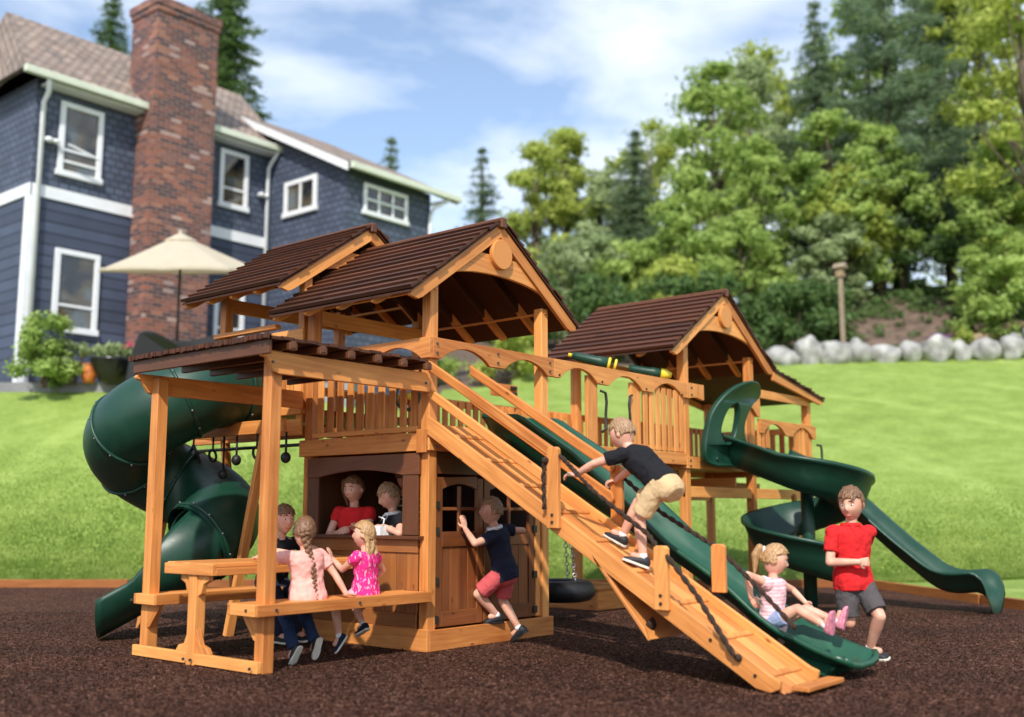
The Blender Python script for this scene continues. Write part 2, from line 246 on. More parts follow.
M['h_brown'] = hairmat('brown_hair', (.09, .04, .02), (.26, .13, .06)); M['h_blond'] = hairmat('dark_blond_hair', (.26, .13, .05), (.55, .34, .16)); M['h_light'] = hairmat('sandy_hair', (.22, .12, .06), (.42, .26, .14))
M['eye'] = plain('eye_white', (.7, .68, .66), .2, .02); M['iris'] = plain('eye_iris', (.03, .02, .015), .15, .1); M['lip'] = plain('lips', (.55, .17, .14), .4, .05)
# ------------------------------------------------------------------ mesh helpers
ROOT = {}
class MB:
    def __init__(s): s.v = []; s.f = []; s.uv = []; s.k = 0
    def face(s, idx, uvs=None): s.f.append(idx); s.uv.append(uvs or [(0, 0)]*len(idx))
    def bar(s, p0, p1, wd, h, up=(0, 0, 1), uo=None):
        """box from p0 to p1; wd across, h along 'up'"""
        p0 = V(p0); p1 = V(p1); d = p1-p0; ln = d.length; d.normalize(); up = V(up); sd = d.cross(up)
        if sd.length < 1e-5: sd = d.cross(V((1, 0, 0)))
        sd.normalize(); u2 = sd.cross(d).normalized(); b = len(s.v)
        for p in (p0, p1):
            for a, c in ((-1, -1), (1, -1), (1, 1), (-1, 1)): s.v.append(p+sd*(a*wd/2)+u2*(c*h/2))
        k = random.randint(1, 400)*10; u0 = random.random()*50
        def q(i, uu): s.face([b+j for j in i], [(u0+x, k+y) for x, y in uu])
        q((0, 1, 5, 4), [(0, 0), (0, wd), (ln, wd), (ln, 0)]); q((1, 2, 6, 5), [(0, .5), (0, .5+h), (ln, .5+h), (ln, .5)])
        q((2, 3, 7, 6), [(0, 1.1), (0, 1.1+wd), (ln, 1.1+wd), (ln, 1.1)]); q((3, 0, 4, 7), [(0, 1.7), (0, 1.7+h), (ln, 1.7+h), (ln, 1.7)])
        q((3, 2, 1, 0), [(0, 2), (.02, 2+wd), (.02, 2.+wd+h), (0, 2+h)]); q((4, 5, 6, 7), [(0, 2.3), (.02, 2.3+wd), (.02, 2.3+wd+h), (0, 2.3+h)])
        return s
    def box(s, x0, x1, y0, y1, z0, z1):
        dx, dy, dz = x1-x0, y1-y0, z1-z0; cx, cy, cz = (x0+x1)/2, (y0+y1)/2, (z0+z1)/2
        if dz >= dx and dz >= dy: return s.bar((cx, cy, z0), (cx, cy, z1), dx, dy, (0, 1, 0))
        if dx >= dy: return s.bar((x0, cy, cz), (x1, cy, cz), dy, dz)
        return s.bar((cx, y0, cz), (cx, y1, cz), dx, dz)
    def prism(s, poly, vec):
        """extrude 3D polygon by vec; grain along the longest polygon extent"""
        poly = [V(p) for p in poly]; vec = V(vec); n = len(poly); b = len(s.v)
        far = max(((p-q).length, i, j) for i, p in enumerate(poly) for j, q in enumerate(poly) if i < j)
        d = (poly[far[2]]-poly[far[1]]); 
        if n > 8: d = poly[-1]-poly[0] if (poly[-1]-poly[0]).length > .4*far[0] else d
        d.normalize(); nn = vec.normalized(); e = nn.cross(d).normalized(); o = poly[0]
        k = random.randint(1, 400)*10; u0 = random.random()*50
        s.v += poly+[p+vec for p in poly]
        uv = [(u0+(p-o).dot(d), k+(p-o).dot(e)) for p in poly]
        s.face([b+i for i in range(n)], uv); s.face([b+n+i for i in reversed(range(n))], list(reversed(uv)))
        t = vec.length
        for i in range(n):
            j = (i+1) % n; s.face([b+j, b+i, b+n+i, b+n+j], [uv[j], uv[i], (uv[i][0], uv[i][1]+t), (uv[j][0], uv[j][1]+t)])
        return s
    def loft(s, rings, cap=True, closed=True):
        n = len(rings[0]); b = len(s.v)
        for r in rings: s.v += [V(p) for p in r]
        m = n if closed else n-1
        for i in range(len(rings)-1):
            for j in range(m):
                a = b+i*n+j; c = b+i*n+(j+1) % n; s.face([a, c, c+n, a+n])
        if cap and closed:
            s.face([b+j for j in reversed(range(n))]); s.face([b+(len(rings)-1)*n+j for j in range(n)])
        return s
    def tube(s, pts, r, n=10, cap=True):
        pts = [V(p) for p in pts]; rs = r if isinstance(r, (list, tuple)) else [r]*len(pts); rings = []; prev = None
        for i, p in enumerate(pts):
            t = (pts[min(i+1, len(pts)-1)]-pts[max(i-1, 0)]).normalized()
            a = prev if prev is not None else (V((0, 0, 1)) if abs(t.z) < .9 else V((1, 0, 0)))
            a = (a-t*a.dot(t)).normalized(); prev = a; c = t.cross(a)
            rings.append([p+(a*math.cos(q)+c*math.sin(q))*rs[i] for q in [2*PI*k/n for k in range(n)]])
        return s.loft(rings, cap)
    def disc(s, c, axis, r, th, n=20):
        c = V(c); axis = V(axis).normalized(); return s.tube([c-axis*th/2, c+axis*th/2], r, n)
    def torus(s, c, axis, R, r, n=28, m=10):
        c = V(c); ax = V(axis).normalized(); a = ax.orthogonal().normalized(); d = ax.cross(a); rings = []
        for i in range(n):
            q = 2*PI*i/n; e = a*math.cos(q)+d*math.sin(q); rings.append([c+e*(R+r*math.cos(k*2*PI/m))+ax*r*math.sin(k*2*PI/m) for k in range(m)])
        rings.append(rings[0]); return s.loft(rings, False)
    def ball(s, c, rx, ry=None, rz=None, n=12, m=8, rot=None, fn=None):
        c = V(c); ry = ry or rx; rz = rz or rx; b = len(s.v)
        for i in range(m+1):
            th = PI*i/m
            for j in range(n):
                ph = 2*PI*j/n; p = V((rx*math.sin(th)*math.cos(ph), ry*math.sin(th)*math.sin(ph), rz*math.cos(th)))
                if fn: p = fn(p)
                if rot is not None: p = rot @ p
                s.v.append(c+p)
        for i in range(m):
            for j in range(n): s.face([b+i*n+j, b+(i+1)*n+j, b+(i+1)*n+(j+1) % n, b+i*n+(j+1) % n])
        return s
    def build(s, name, m, parent=None, smooth=False, bevel=0, loc=None):
        me = bpy.data.meshes.new(name); o = bpy.data.objects.new(name, me)
        if parent is not None: org = V(ROOT[parent]); ROOT[o] = org; o.parent = parent
        else: org = V(loc) if loc is not None else V((0, 0, 0)); o.location = org; ROOT[o] = org
        me.from_pydata([tuple(p-org) for p in s.v], [], s.f); me.update()
        ul = me.uv_layers.new(name='UVMap'); flat = [c for f in s.uv for u in f for c in u]
        if len(flat) == len(me.loops)*2: ul.data.foreach_set('uv', flat)
        if smooth: me.shade_smooth()
        me.materials.append(M[m] if isinstance(m, str) else m); S.collection.objects.link(o)
        if bevel:
            bv = o.modifiers.new('bevel', 'BEVEL'); bv.width = bevel; bv.segments = 1; bv.limit_method = 'ANGLE'; bv.angle_limit = .7
        return o
def tag(o, label=None, cat=None, group=None, kind=None):
    if label: o['label'] = label
    if cat: o['category'] = cat
    if group: o['group'] = group
    if kind: o['kind'] = kind
    return o
def thing(name, label, cat, loc=(0, 0, 0), group=None):
    o = bpy.data.objects.new(name, None); o.location = V(loc); o.empty_display_size = .2; S.collection.objects.link(o); ROOT[o] = V(loc); return tag(o, label, cat, group)
def sub(parent, name, m, bevel=.005, smooth=False):
    """context: returns MB with finish()"""
    mb = MB(); mb._fin = lambda: mb.build(name, m, parent, smooth, bevel); return mb
def W(r, d, z): return CAMP.xy.to_3d()+RT*r+FW*d+V((0, 0, z))
def sst(a, b, x): t = min(1, max(0, (x-a)/(b-a))); return t*t*(3-2*t)
# ------------------------------------------------------------------ terrain
def gz(r, d):
    """lawn height in the camera's ground frame"""
    a = r/max(d, 1)
    hl = .07+4.6*min(1, max(0, (d-18.3)/10.2)); hr = .07+.305*max(0, min(d, 40.3)-18.3)+.24*max(0, min(d, 62)-41)
    t = sst(-.24, .0, a); h = hl*(1-t)+hr*t
    h += .035*max(0, r-7)+.33*max(0, min(d, 48)-41.2)*sst(12.5, 15, r)
    return h
def rb(d): return 6.0+(18.3-d)*.14 if d < 18.3 else 6.0
m = MB(); m.v = [V((-60, -60, 0)), V((60, -60, 0)), V((60, 60, 0)), V((-60, 60, 0))]; m.v = [W(-40, -30, 0), W(45, -30, 0), W(45, 22, 0), W(-40, 22, 0)]; m.face([0, 1, 2, 3]); tag(m.build('ground', 'mulch'), kind='structure')
def sheet(name, matn, rs, ds, fz, keep=lambda r, d: True):
    m = MB(); nr, nd = len(rs), len(ds); 
    for d in ds:
        for r in rs: m.v.append(W(r, d, fz(r, d)))
    for i in range(nd-1):
        for j in range(nr-1):
            if keep((rs[j]+rs[j+1])/2, (ds[i]+ds[i+1])/2): a = i*nr+j; m.face([a, a+1, a+nr+1, a+nr])
    return m.build(name, matn, smooth=True)
rs = [-120+i*2.4 for i in range(101)]; ds = [18.3+.35*i for i in range(70)]+[43+2.5*i for i in range(90)]
def lawn_end(r): return 28.4 if r < -5.5 else 28.4+12.3*sst(-5.5, 2, r)
tag(sheet('lawn', 'grass', rs, ds, gz, lambda r, d: d < lawn_end(r)+.5), kind='structure')
tag(sheet('hillside', 'soil', [-150+i*3 for i in range(101)], [27+.8*i for i in range(60)]+[76+6*i for i in range(30)], lambda r, d: gz(r, d)-.04-(.3 if d < lawn_end(r)-.5 else 0)-(.0 if d < 60 else 0), lambda r, d: d > lawn_end(r)-1.2), kind='structure')
m = MB()   # the lawn to the right of the border, beside the mulch
dd = [18.3-.6*i for i in range(60)]
nc = 30
for d in dd:
    for k in range(nc): r = rb(d)+.08+k*1.6; m.v.append(W(r, d, .07+.035*max(0, r-7) if k else .07))
for i in range(len(dd)-1):
    for k in range(nc-1): a = i*nc+k; m.face([a, a+nc, a+nc+1, a+1])
tag(m.build('lawn_side', 'grass', smooth=True), kind='structure')
# ------------------------------------------------------------------ playset roofs
def sloped(m, e0, e1, r0, r1, n=12, th=.022, lip=.02, over=.05):
    """courses of boards: e0-e1 eave line, r0-r1 ridge line"""
    e0, e1, r0, r1 = map(V, (e0, e1, r0, r1)); along = (e1-e0).normalized(); upv = (r0-e0); nrm = along.cross(upv).normalized()
    if nrm.z < 0: nrm = -nrm
    for i in range(n):
        a, b = i/n, (i+1)/n+.25/n
        b = min(b, 1)
        jit0 = random.uniform(-.02, .02); jit1 = random.uniform(-.012, .012)
        p0, p1 = e0.lerp(r0, a)-along*jit0, e1.lerp(r1, a)+along*jit1; q0, q1 = e0.lerp(r0, b)-along*jit0, e1.lerp(r1, b)+along*jit1
        cut = sorted([0]+[random.uniform(.2, .8) for _ in range(1)]+[1])
        for c0, c1 in zip(cut, cut[1:]):
            c1 -= .0015 if c1 < 1 else 0
            A, B, C, D = p0.lerp(p1, c0), p0.lerp(p1, c1), q0.lerp(q1, c1), q0.lerp(q1, c0)
            bt = nrm*(th+lip); tp = nrm*th*.45; b0 = len(m.v)
            m.v += [A+nrm*.004, B+nrm*.004, C, D, A+bt, B+bt, C+tp, D+tp]; k = random.randint(1, 400)*10; u = random.random()*40; ln = (B-A).length; hh = (D-A).length
            for f, uu in (((4, 5, 6, 7), [(0, 0), (ln, 0), (ln, hh), (0, hh)]), ((3, 2, 1, 0), [(0, hh), (ln, hh), (ln, 0), (0, 0)]), ((0, 1, 5, 4), [(0, 0), (ln, 0), (ln, .04), (0, .04)]), ((1, 2, 6, 5), [(0, 0), (hh, 0), (hh, .02), (0, .04)]), ((3, 0, 4, 7), [(0, 0), (hh, 0), (hh, .02), (0, .04)]), ((2, 3, 7, 6), [(0, 0), (ln, 0), (ln, .02), (0, .02)])):
                m.face([b0+j for j in f], [(u+x, k+y) for x, y in uu])
def gable_roof(root, x0, xm, x1, y0, y1, ze, za, xpost0, xpost1, medal=True, lean=None):
    m = MB(); sloped(m, (x0, y0, ze), (x0, y1, ze), (xm, y0, za), (xm, y1, za)); sloped(m, (x1, y0, ze), (x1, y1, ze), (xm, y0, za), (xm, y1, za))
    if lean: sloped(m, (lean[0], y0, lean[1]), (lean[0], y1, lean[1]), (x1-.02, y0, ze+.01), (x1-.02, y1, ze+.01), n=10)
    rf = m.build('roof', 'shingle', root)
    m = MB(); m.bar((xm, y0-.02, za-.035), (xm, y1+.02, za-.035), .085, .11); 
    m.build('ridge_board', 'trim', rf, bevel=.01)
    sx = (xm-x0); sz = za-ze
    m = MB()
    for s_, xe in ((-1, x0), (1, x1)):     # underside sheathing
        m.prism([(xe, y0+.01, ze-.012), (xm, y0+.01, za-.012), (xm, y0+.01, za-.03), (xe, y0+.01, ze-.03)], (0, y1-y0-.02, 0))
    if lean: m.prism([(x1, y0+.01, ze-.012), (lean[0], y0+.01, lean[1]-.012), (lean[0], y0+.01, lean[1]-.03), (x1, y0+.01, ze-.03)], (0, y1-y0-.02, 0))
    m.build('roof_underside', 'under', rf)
    # rafters with scalloped tails
    n = 5
    for k in range(n):
        y = y0+.03+(y1-y0-.1)*k/(n-1)
        front = k == 0
        for sg, xe in ((1, x0), (-1, x1)):
            if not front and not lean is None and sg == -1: pass
            dirx = sg
            dep = .15 if front else .11
            zz = lambda x: ze+(abs(x-xe))*sz/sx
            xs = xe+sg*.03
            off = -.032
            pts = [(xm, y, za+off), (xs, y, zz(xs)+off), (xs, y, zz(xs)+off-.045), (xs+sg*.05, y, zz(xs)+off-.055), (xs+sg*.10, y, zz(xs+sg*.1)+off-.12*dep/.15-.015), (xs+sg*.16, y, zz(xs+sg*.16)+off-dep), (xm, y, za+off-dep)]
            if front: MB().prism(pts, (0, .045, 0)).build('rafter', 'cedar', rf, bevel=.004)
            else:
                xi = xe+sg*.42; MB().prism([(xi, y, zz(xi)+off)]+pts[1:-1]+[(xi, y, zz(xi)+off-dep)], (0, .045, 0)).build('rafter_tail', 'cedar', rf, bevel=.004)
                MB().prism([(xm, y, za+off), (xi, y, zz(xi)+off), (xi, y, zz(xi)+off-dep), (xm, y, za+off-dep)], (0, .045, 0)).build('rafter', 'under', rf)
    if lean:
        x2, z2 = lean
        for y in (y0+.03, y1-.1):
            MB().prism([(x1-.02, y-.004, ze-.02), (x2-.03, y-.004, z2-.02), (x2-.03, y-.004, z2-.075), (x2-.12, y-.004, z2-.085), (x1-.02, y-.004, ze-.15)], (0, .045, 0)).build('rafter', 'cedar', rf, bevel=.004)
    # arched collar board between rafters
    zc = ze+.10; w2 = (xm-x0); zr = lambda x: za-.06-abs(x-xm)*sz/sx
    hw = (xpost1-xpost0)/2+.02; top = []; 
    lo = [(xm+hw*math.cos(PI-PI*i/14), y0+.055, zr(xm+hw)-.10+.20*math.sin(PI*i/14)) for i in range(15)]
    up_ = [(xm+hw, y0+.055, zr(xm+hw)), (xm+hw*.42, y0+.055, zr(xm+hw*.42)-.06), (xm-hw*.42, y0+.055, zr(xm-hw*.42)-.06), (xm-hw, y0+.055, zr(xm-hw))]
    MB().prism(lo+up_, (0, .04, 0)).build('arched_gable_board', 'cedar', rf, bevel=.004)
    if medal:
        zmed = za-.36; mm = MB().disc((xm, y0+.03, zmed), (0, 1, 0), .155, .05, 32); md = mm.build('gable_medallion', 'cedar', rf, bevel=.006)
    # side plates under the eaves and inner beam
    for xp in (xpost0, xpost1):
        MB().box(xp-.02, xp+.02, y0+.12, y1-.12, ze-.14+.22, ze+.10+.0).build('side_beam', 'cedar', rf, bevel=.004)
    MB().box(xpost0, xpost1, y1-.20, y1-.16, ze-.06, ze+.10).build('end_beam', 'cedar', rf, bevel=.004)
    return rf
def post(root, x, y, z0, z1, s=.11, name='post', m='cedar'):
    p = MB().bar((x+s/2, y+s/2, z0), (x+s/2, y+s/2, z1), s, s, (0, 1, 0)).build(name, m, root, bevel=.006)
    return p
def bolts(root, pts, nrm, r=.013):
    for p in pts: MB().disc(V(p), nrm, r, .012, 8).build('bolt', 'bolt', root)
def arch_rail(root, p0, p1, ztop, h, narch, th=.045, name='arched_rail', rise=.13, side=(0, 1, 0)):
    p0 = V(p0); p1 = V(p1); ln = (p1-p0).length; d = (p1-p0)/ln; lo = []
    aw = ln/narch
    for a in range(narch):
        e = .10*aw+.02
        for i in range(11):
            t = i/10; u = a*aw+e+(aw-2*e)*t; lo.append((u, ztop-h+rise*math.sin(PI*t)**.8))
    poly = [(0, ztop-h)]+lo+[(ln, ztop-h), (ln, ztop), (0, ztop)]
    return MB().prism([p0+d*u+V((0, 0, z)) for u, z in poly], V(side)*th).build(name, 'cedar', root, bevel=.004)
def balusters(root, p0, p1, z0, z1, n, wd=.085, th=.022, mtl='cedar', rails=True):
    p0 = V(p0); p1 = V(p1); d = (p1-p0).normalized(); rl = MB()
    if rails: rl.bar(p0+V((0, 0, z0)), p1+V((0, 0, z0)), .035, .09); rl.bar(p0+V((0, 0, z1)), p1+V((0, 0, z1)), .035, .09)
    else: rl.bar(p0+V((0, 0, z0)), p1+V((0, 0, z0)), .03, .05)
    r = rl.build('railing', mtl, root, bevel=.004); nr = d.cross(V((0, 0, 1)))*.031
    for i in range(n):
        t = (i+.5)/n; p = p0.lerp(p1, t)+nr; MB().bar(p+V((0, 0, z0-.03)), p+V((0, 0, z1+.03)), wd, th, nr).build('baluster', mtl, r, bevel=.004)
    return r
# ---- tower with playhouse
T1 = thing('play_tower', 'cedar play tower with playhouse below, nearest gable roof with round medallion', 'play tower', (.9, .9, 0))
ZD = 1.95
for (x, y) in ((0, 0), (1.7, 0), (0, 1.7), (1.7, 1.7)): post(T1, x, y, 0, 3.42)
m = MB()
for i in range(13): m.box(.0, 1.8, .02+i*.1385, .02+i*.1385+.13, ZD-.06, ZD-.03)
m.build('deck', 'cedar', T1)
for a in ((-.035, 1.85, -.036, -.001, 1.82, 1.99), (-.036, -.001, 0.0, 1.85, 1.82, 1.99), (0, 1.8, 1.801, 1.84, 1.82, 1.99), (1.801, 1.84, 0, 1.8, 1.82, 1.99)):
    MB().box(*a).build('rim_board', 'cedar', T1, bevel=.005)
MB().box(-.06, -.037, -.02, .11, 1.80, 2.02).build('cleat', 'cedar', T1, bevel=.005)
arch_rail(T1, (-.0, -.045, 0), (1.86, -.045, 0), 2.89, .20, 2)
arch_rail(T1, (-.045, -.04, 0), (-.045, 1.8, 0), 2.89, .20, 2, side=(1, 0, 0))
balusters(T1, (-.01, .14, 0), (-.01, 1.66, 0), 2.03, 2.70, 10, rails=False)
balusters(T1, (.1, 1.79, 0), (1.7, 1.79, 0), 2.10, 2.52, 12)
balusters(T1, (.12, -.0, 0), (.12, .0001, 0), 2.1, 2.1, 0, rails=False) if False else None
gable_roof(T1, -.40, .90, 2.20, -.14, 1.95, 3.28, 4.20, .055, 1.755)
bolts(T1, [(-.047, y, z) for y in (-.01, .06) for z in (1.86, 1.95)]+[(x, -.05, z) for x in (.05, 1.76) for z in (1.86, 1.95)]+[(x, -.052, z) for x in (.05, .93, 1.78) for z in (2.74, 2.83)], (1, 1, 0))
# playhouse
B1 = MB(); B1.box(-.05, -.012, -.05, 1.8, 0, .20).box(-.012, 1.82, -.05, -.012, 0, .19); B1.build('base_board', 'cedar', T1, bevel=.006)
MB().box(-.02, 1.8, -.01, 1.8, .14, .18).build('playhouse_floor', 'cedar', T1)
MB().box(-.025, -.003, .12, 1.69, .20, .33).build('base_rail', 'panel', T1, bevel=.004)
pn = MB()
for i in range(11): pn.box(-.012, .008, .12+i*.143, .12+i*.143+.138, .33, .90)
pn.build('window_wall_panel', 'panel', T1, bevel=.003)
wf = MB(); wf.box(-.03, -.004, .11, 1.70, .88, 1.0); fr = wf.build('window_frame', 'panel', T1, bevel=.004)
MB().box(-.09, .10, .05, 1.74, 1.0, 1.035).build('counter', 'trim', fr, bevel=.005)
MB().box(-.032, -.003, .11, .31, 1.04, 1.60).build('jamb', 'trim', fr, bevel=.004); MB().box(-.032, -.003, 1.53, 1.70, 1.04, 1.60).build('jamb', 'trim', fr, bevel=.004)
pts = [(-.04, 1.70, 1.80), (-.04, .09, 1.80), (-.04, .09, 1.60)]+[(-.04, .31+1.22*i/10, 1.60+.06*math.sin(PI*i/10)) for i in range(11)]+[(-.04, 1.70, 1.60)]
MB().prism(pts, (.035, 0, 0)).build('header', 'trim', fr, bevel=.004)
# doors on the ramp side
def door(x0, x1):
    d = MB()
    st = .085
    d.box(x0, x0+st, .03, .07, .20, 1.58); d.box(x1-st, x1, .03, .07, .20, 1.58); d.box(x0+st, x1-st, .03, .068, .20, .34); d.box(x0+st, x1-st, .03, .068, .93, 1.07)
    d.prism([(x0+st, .032, 1.58), (x0+st, .032, 1.47)]+[(x0+st+(x1-x0-2*st)*i/8, .032, 1.47+.05*math.sin(PI*i/8)) for i in range(9)]+[(x1-st, .032, 1.47), (x1-st, .032, 1.60)], (0, .034, 0))
    o = d.build('door', 'door', T1, bevel=.004)
    p = MB(); n = 4
    for i in range(n): a = x0+st+(x1-x0-2*st)*i/n; p.box(a+.002, a+(x1-x0-2*st)/n-.002, .045, .058, .34, .93)
    p.build('door_panel', 'door', o, bevel=.003)
    wn = MB(); mid = (x0+x1)/2; wn.box(mid-.018, mid+.018, .035, .06, 1.07, 1.50); wn.box(x0+st, mid-.02, .036, .059, 1.27, 1.30); wn.box(mid+.02, x1-st, .036, .059, 1.27, 1.30); wn.build('window_bars', 'door', o, bevel=.003)
    xx = x0 if x0 < .5 else x1
    for z in (.27, .62, 1.08, 1.32): MB().box(xx-.03, xx+.03, .012, .03, z-.035, z+.035).build('hinge', 'bolt', o, bevel=.003)
door(.14, .80); door(.82, 1.60)
MB().box(.11, .14, .02, .07, .2, 1.70).build('door_post', 'cedar', T1, bevel=.004); MB().box(1.61, 1.69, .02, .07, .2, 1.70).build('door_post', 'cedar', T1, bevel=.004)
MB().box(.12, 1.69, .02, .06, 1.61, 1.82).build('door_header', 'trim', T1, bevel=.004)
# far walls of the playhouse
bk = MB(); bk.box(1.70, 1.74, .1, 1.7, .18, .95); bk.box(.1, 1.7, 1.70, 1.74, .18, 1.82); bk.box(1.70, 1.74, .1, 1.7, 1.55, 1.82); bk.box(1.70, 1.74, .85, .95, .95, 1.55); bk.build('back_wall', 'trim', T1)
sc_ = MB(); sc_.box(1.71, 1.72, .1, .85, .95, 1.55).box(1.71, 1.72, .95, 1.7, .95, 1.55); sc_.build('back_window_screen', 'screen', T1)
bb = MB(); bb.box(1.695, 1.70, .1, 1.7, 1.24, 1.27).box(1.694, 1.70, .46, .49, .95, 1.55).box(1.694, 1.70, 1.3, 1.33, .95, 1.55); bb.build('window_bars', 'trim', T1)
# ---- back tower with the tube slide
T2 = thing('play_tower', 'smaller cedar tower behind the first, whose roof shows at left above the green tube slide', 'play tower', (.9, 2.65, 0))
for (x, y) in ((0, 3.28), (1.7, 3.28), (1.7, 1.86)): post(T2, x, y, 0 if x else 2.2, 3.78)
post(T2, -.005, 1.86, 2.2, 3.75, .10); 
gable_roof(T2, -.38, .90, 2.18, 1.80, 3.60, 3.62, 4.49, .055, 1.755, medal=False)
m = MB(); m.box(0, 1.8, 1.82, 3.4, 2.28, 2.33); m.build('deck', 'cedar', T2)
m = MB(); m.box(-.035, 0, 1.84, 3.42, 2.05, 2.22).build('rim_board', 'cedar', T2, bevel=.005)
MB().box(-.034, .0, 1.84, 3.42, 2.27, 2.36).build('rim_board', 'cedar', T2, bevel=.005)
MB().box(-.06, .02, 2.28, 3.42, 3.22, 3.27).build('hand_rail', 'cedar', T2, bevel=.004)
MB().box(-.036, -.004, 1.84, 2.50, 3.02, 3.18).build('side_rail', 'cedar', T2, bevel=.005)
m = MB()
for i in range(6): m.box(-.02, .0, 1.87+i*.13, 1.985+i*.13, 2.36, 3.0)
m.build('wall_boards', 'cedar', T2, bevel=.003)
balusters(T2, (.1, 3.36, 0), (1.7, 3.36, 0), 2.45, 3.15, 11)
# ---- picnic pergola
PG = thing('picnic_pergola', 'open cedar lean-to with brown roof, built-in table and benches, left of the playhouse', 'pergola', (-.9, .9, 0))
post(PG, -1.82, 0.0, 0, 2.56); post(PG, -1.80, 1.68, 0, 2.46)
def scroll_beam(y, zt, x1):
    pts = [(x1, y, zt), (-1.93, y, zt), (-1.96, y, zt-.03), (-1.95, y, zt-.05), (-1.90, y, zt-.06), (-1.87, y, zt-.11), (-1.83, y, zt-.165), (-1.78, y, zt-.18), (x1, y, zt-.18)]
    o = MB().prism(pts, (0, .045, 0)).build('beam', 'cedar', PG, bevel=.004); return o
scroll_beam(-.047, 2.54, -.04); scroll_beam(1.79, 2.50, -.04)
m = MB(); 
for i in range(15):
    x0 = -1.98+i*.119; m.box(x0, x0+.127, -.17, 1.86, 2.615+.006*(i % 2), 2.64+.006*(i % 2))
rf = m.build('roof', 'shingle', PG)
m = MB()
for i in range(60): m.box(-2.0-random.random()*.012, -1.96, -.17+i*.0338, -.17+i*.0338+.029, 2.615+random.uniform(-.006, .006), 2.655)
m.build('shingle_edge', 'shingle', rf)
MB().box(-1.965, -1.93, -.14, 1.84, 2.50, 2.613).build('fascia', 'trim', rf, bevel=.004)
for i in range(6):
    x = -1.78+i*.31; MB().box(x, x+.045 if i else x+.045, -.20, 1.84, 2.555, 2.612).build('purlin', 'trim', rf, bevel=.004)
    MB().box(x-.018, x+.063, -.195, -.15, 2.54, 2.60).build('purlin_end', 'trim', rf, bevel=.006)
MB().box(-1.87, -1.825, 0, 1.79, 0.01, .10).build('foot_beam', 'cedar', PG, bevel=.004)
# table
tb = MB(); 
for i in range(6): tb.box(-1.88, -.03, .62+i*.110, .62+i*.110+.107, .80, .835)
tt = tb.build('table_top', 'cedar', PG, bevel=.004)
MB().box(-1.90, -1.865, .59, 1.29, .735, .825).box(-1.865, -.05, .588, .622, .735, .798).box(-1.88, -.05, 1.256, 1.29, .735, .798).build('table_apron', 'cedar', tt, bevel=.004)
pd = MB().box(-1.88, -1.78, .84, .95, .0, .735).build('table_leg', 'cedar', PG, bevel=.005)
for sg in (-1, 1):
    y = .895
    MB().prism([(-1.86, y+sg*.055, .735), (-1.86, y+sg*.20, .735), (-1.86, y+sg*.20, .69), (-1.86, y+sg*.13, .66), (-1.86, y+sg*.10, .58), (-1.86, y+sg*.055, .56)], (.045, 0, 0)).build('bracket', 'cedar', pd, bevel=.003)
    MB().prism([(-1.86, y+sg*.055, .10), (-1.86, y+sg*.24, .10), (-1.86, y+sg*.20, .15), (-1.86, y+sg*.12, .17), (-1.86, y+sg*.055, .30)], (.045, 0, 0)).build('bracket', 'cedar', pd, bevel=.003)
for (y0, y1, bx_) in ((-.09, .30, -1.95), (1.46, 1.82, -1.86)):
    b = MB(); n = 3
    b.box(bx_+.02, -.03, y0+.04, y1-.04, .49, .535); be = b.build('bench_seat', 'cedar', PG, bevel=.005)
    MB().box(bx_, -.03, y0, y0+.038, .45, .54).box(bx_, -.03, y1-.038, y1, .45, .54).box(bx_, bx_+.035, y0+.038, y1-.038, .45, .54).build('bench_apron', 'cedar', be, bevel=.004)
    ybr = .18 if y0 < 1 else 1.62
    sg = 1 if y0 < 1 else -1
    MB().prism([(-1.80, ybr-sg*.07, .45), (-1.80, ybr+sg*.12, .45), (-1.80, ybr+sg*.10, .40), (-1.80, ybr-sg*.03, .25), (-1.80, ybr-sg*.07, .24)], (.04, 0, 0)).build('bench_bracket', 'cedar', be, bevel=.003)
bolts(PG, [(-1.952, y, .495) for y in (.05, 1.7)]+[(-1.902, y, .05) for y in (.05, .85, .95, 1.78)]+[(x, -.093, .495) for x in (-1.77, -.9)]+[(-1.85, -.05, 2.45), (-.1, -.05, 2.44)], (1, 1, 0))
# ---- wooden ramp
RP = thing('climbing_ramp', 'wooden climbing ramp with handrails and knotted rope grips up to the deck', 'ramp', (.27, -1.8, 0))
XL, XR = -.06, .60
def rz(y): return 2.035+.598*y     # top of the ramp floor line (under edge of stringer at 2.0)
def slab(x0, x1, ya, yb, dz0, dz1, root, name, mtl='cedar'):
    return MB().prism([(x0, ya, rz(ya)+dz0), (x0, yb, rz(yb)+dz0), (x0, yb, rz(yb)+dz1), (x0, ya, rz(ya)+dz1)], (x1-x0, 0, 0)).build(name, mtl, root, bevel=.006)
for x in (XL, XR-.04):
    ye = -3.46
    pts = [(x, -.03, rz(-.03)-.05), (x, -3.30, .02), (x, ye+.05, .0), (x, ye-.02, .03), (x, ye-.03, .09), (x, ye+.04, rz(ye)+.15), (x, -.03, rz(-.03)+.13)]
    MB().prism(pts, (.04, 0, 0)).build('stringer', 'cedar', RP, bevel=.006)
nb = 4
for i in range(4):
    xa = XL+.042+i*(XR-XL-.084)/4; slab(xa+.002, xa+(XR-XL-.084)/4-.002, -.05, -3.62, .035, .06, RP, 'floor_board')
for i in range(9):
    y = -.25-i*.385; slab(XL+.043, XR-.043, y, y-.035, .061, .082, RP, 'foot_cleat')
MB().bar((XL+.03, -3.62, .045), (XR-.03, -3.62, .045), .13, .035, (0, 0, 1)).build('foot_cleat', 'cedar', RP, bevel=.006)
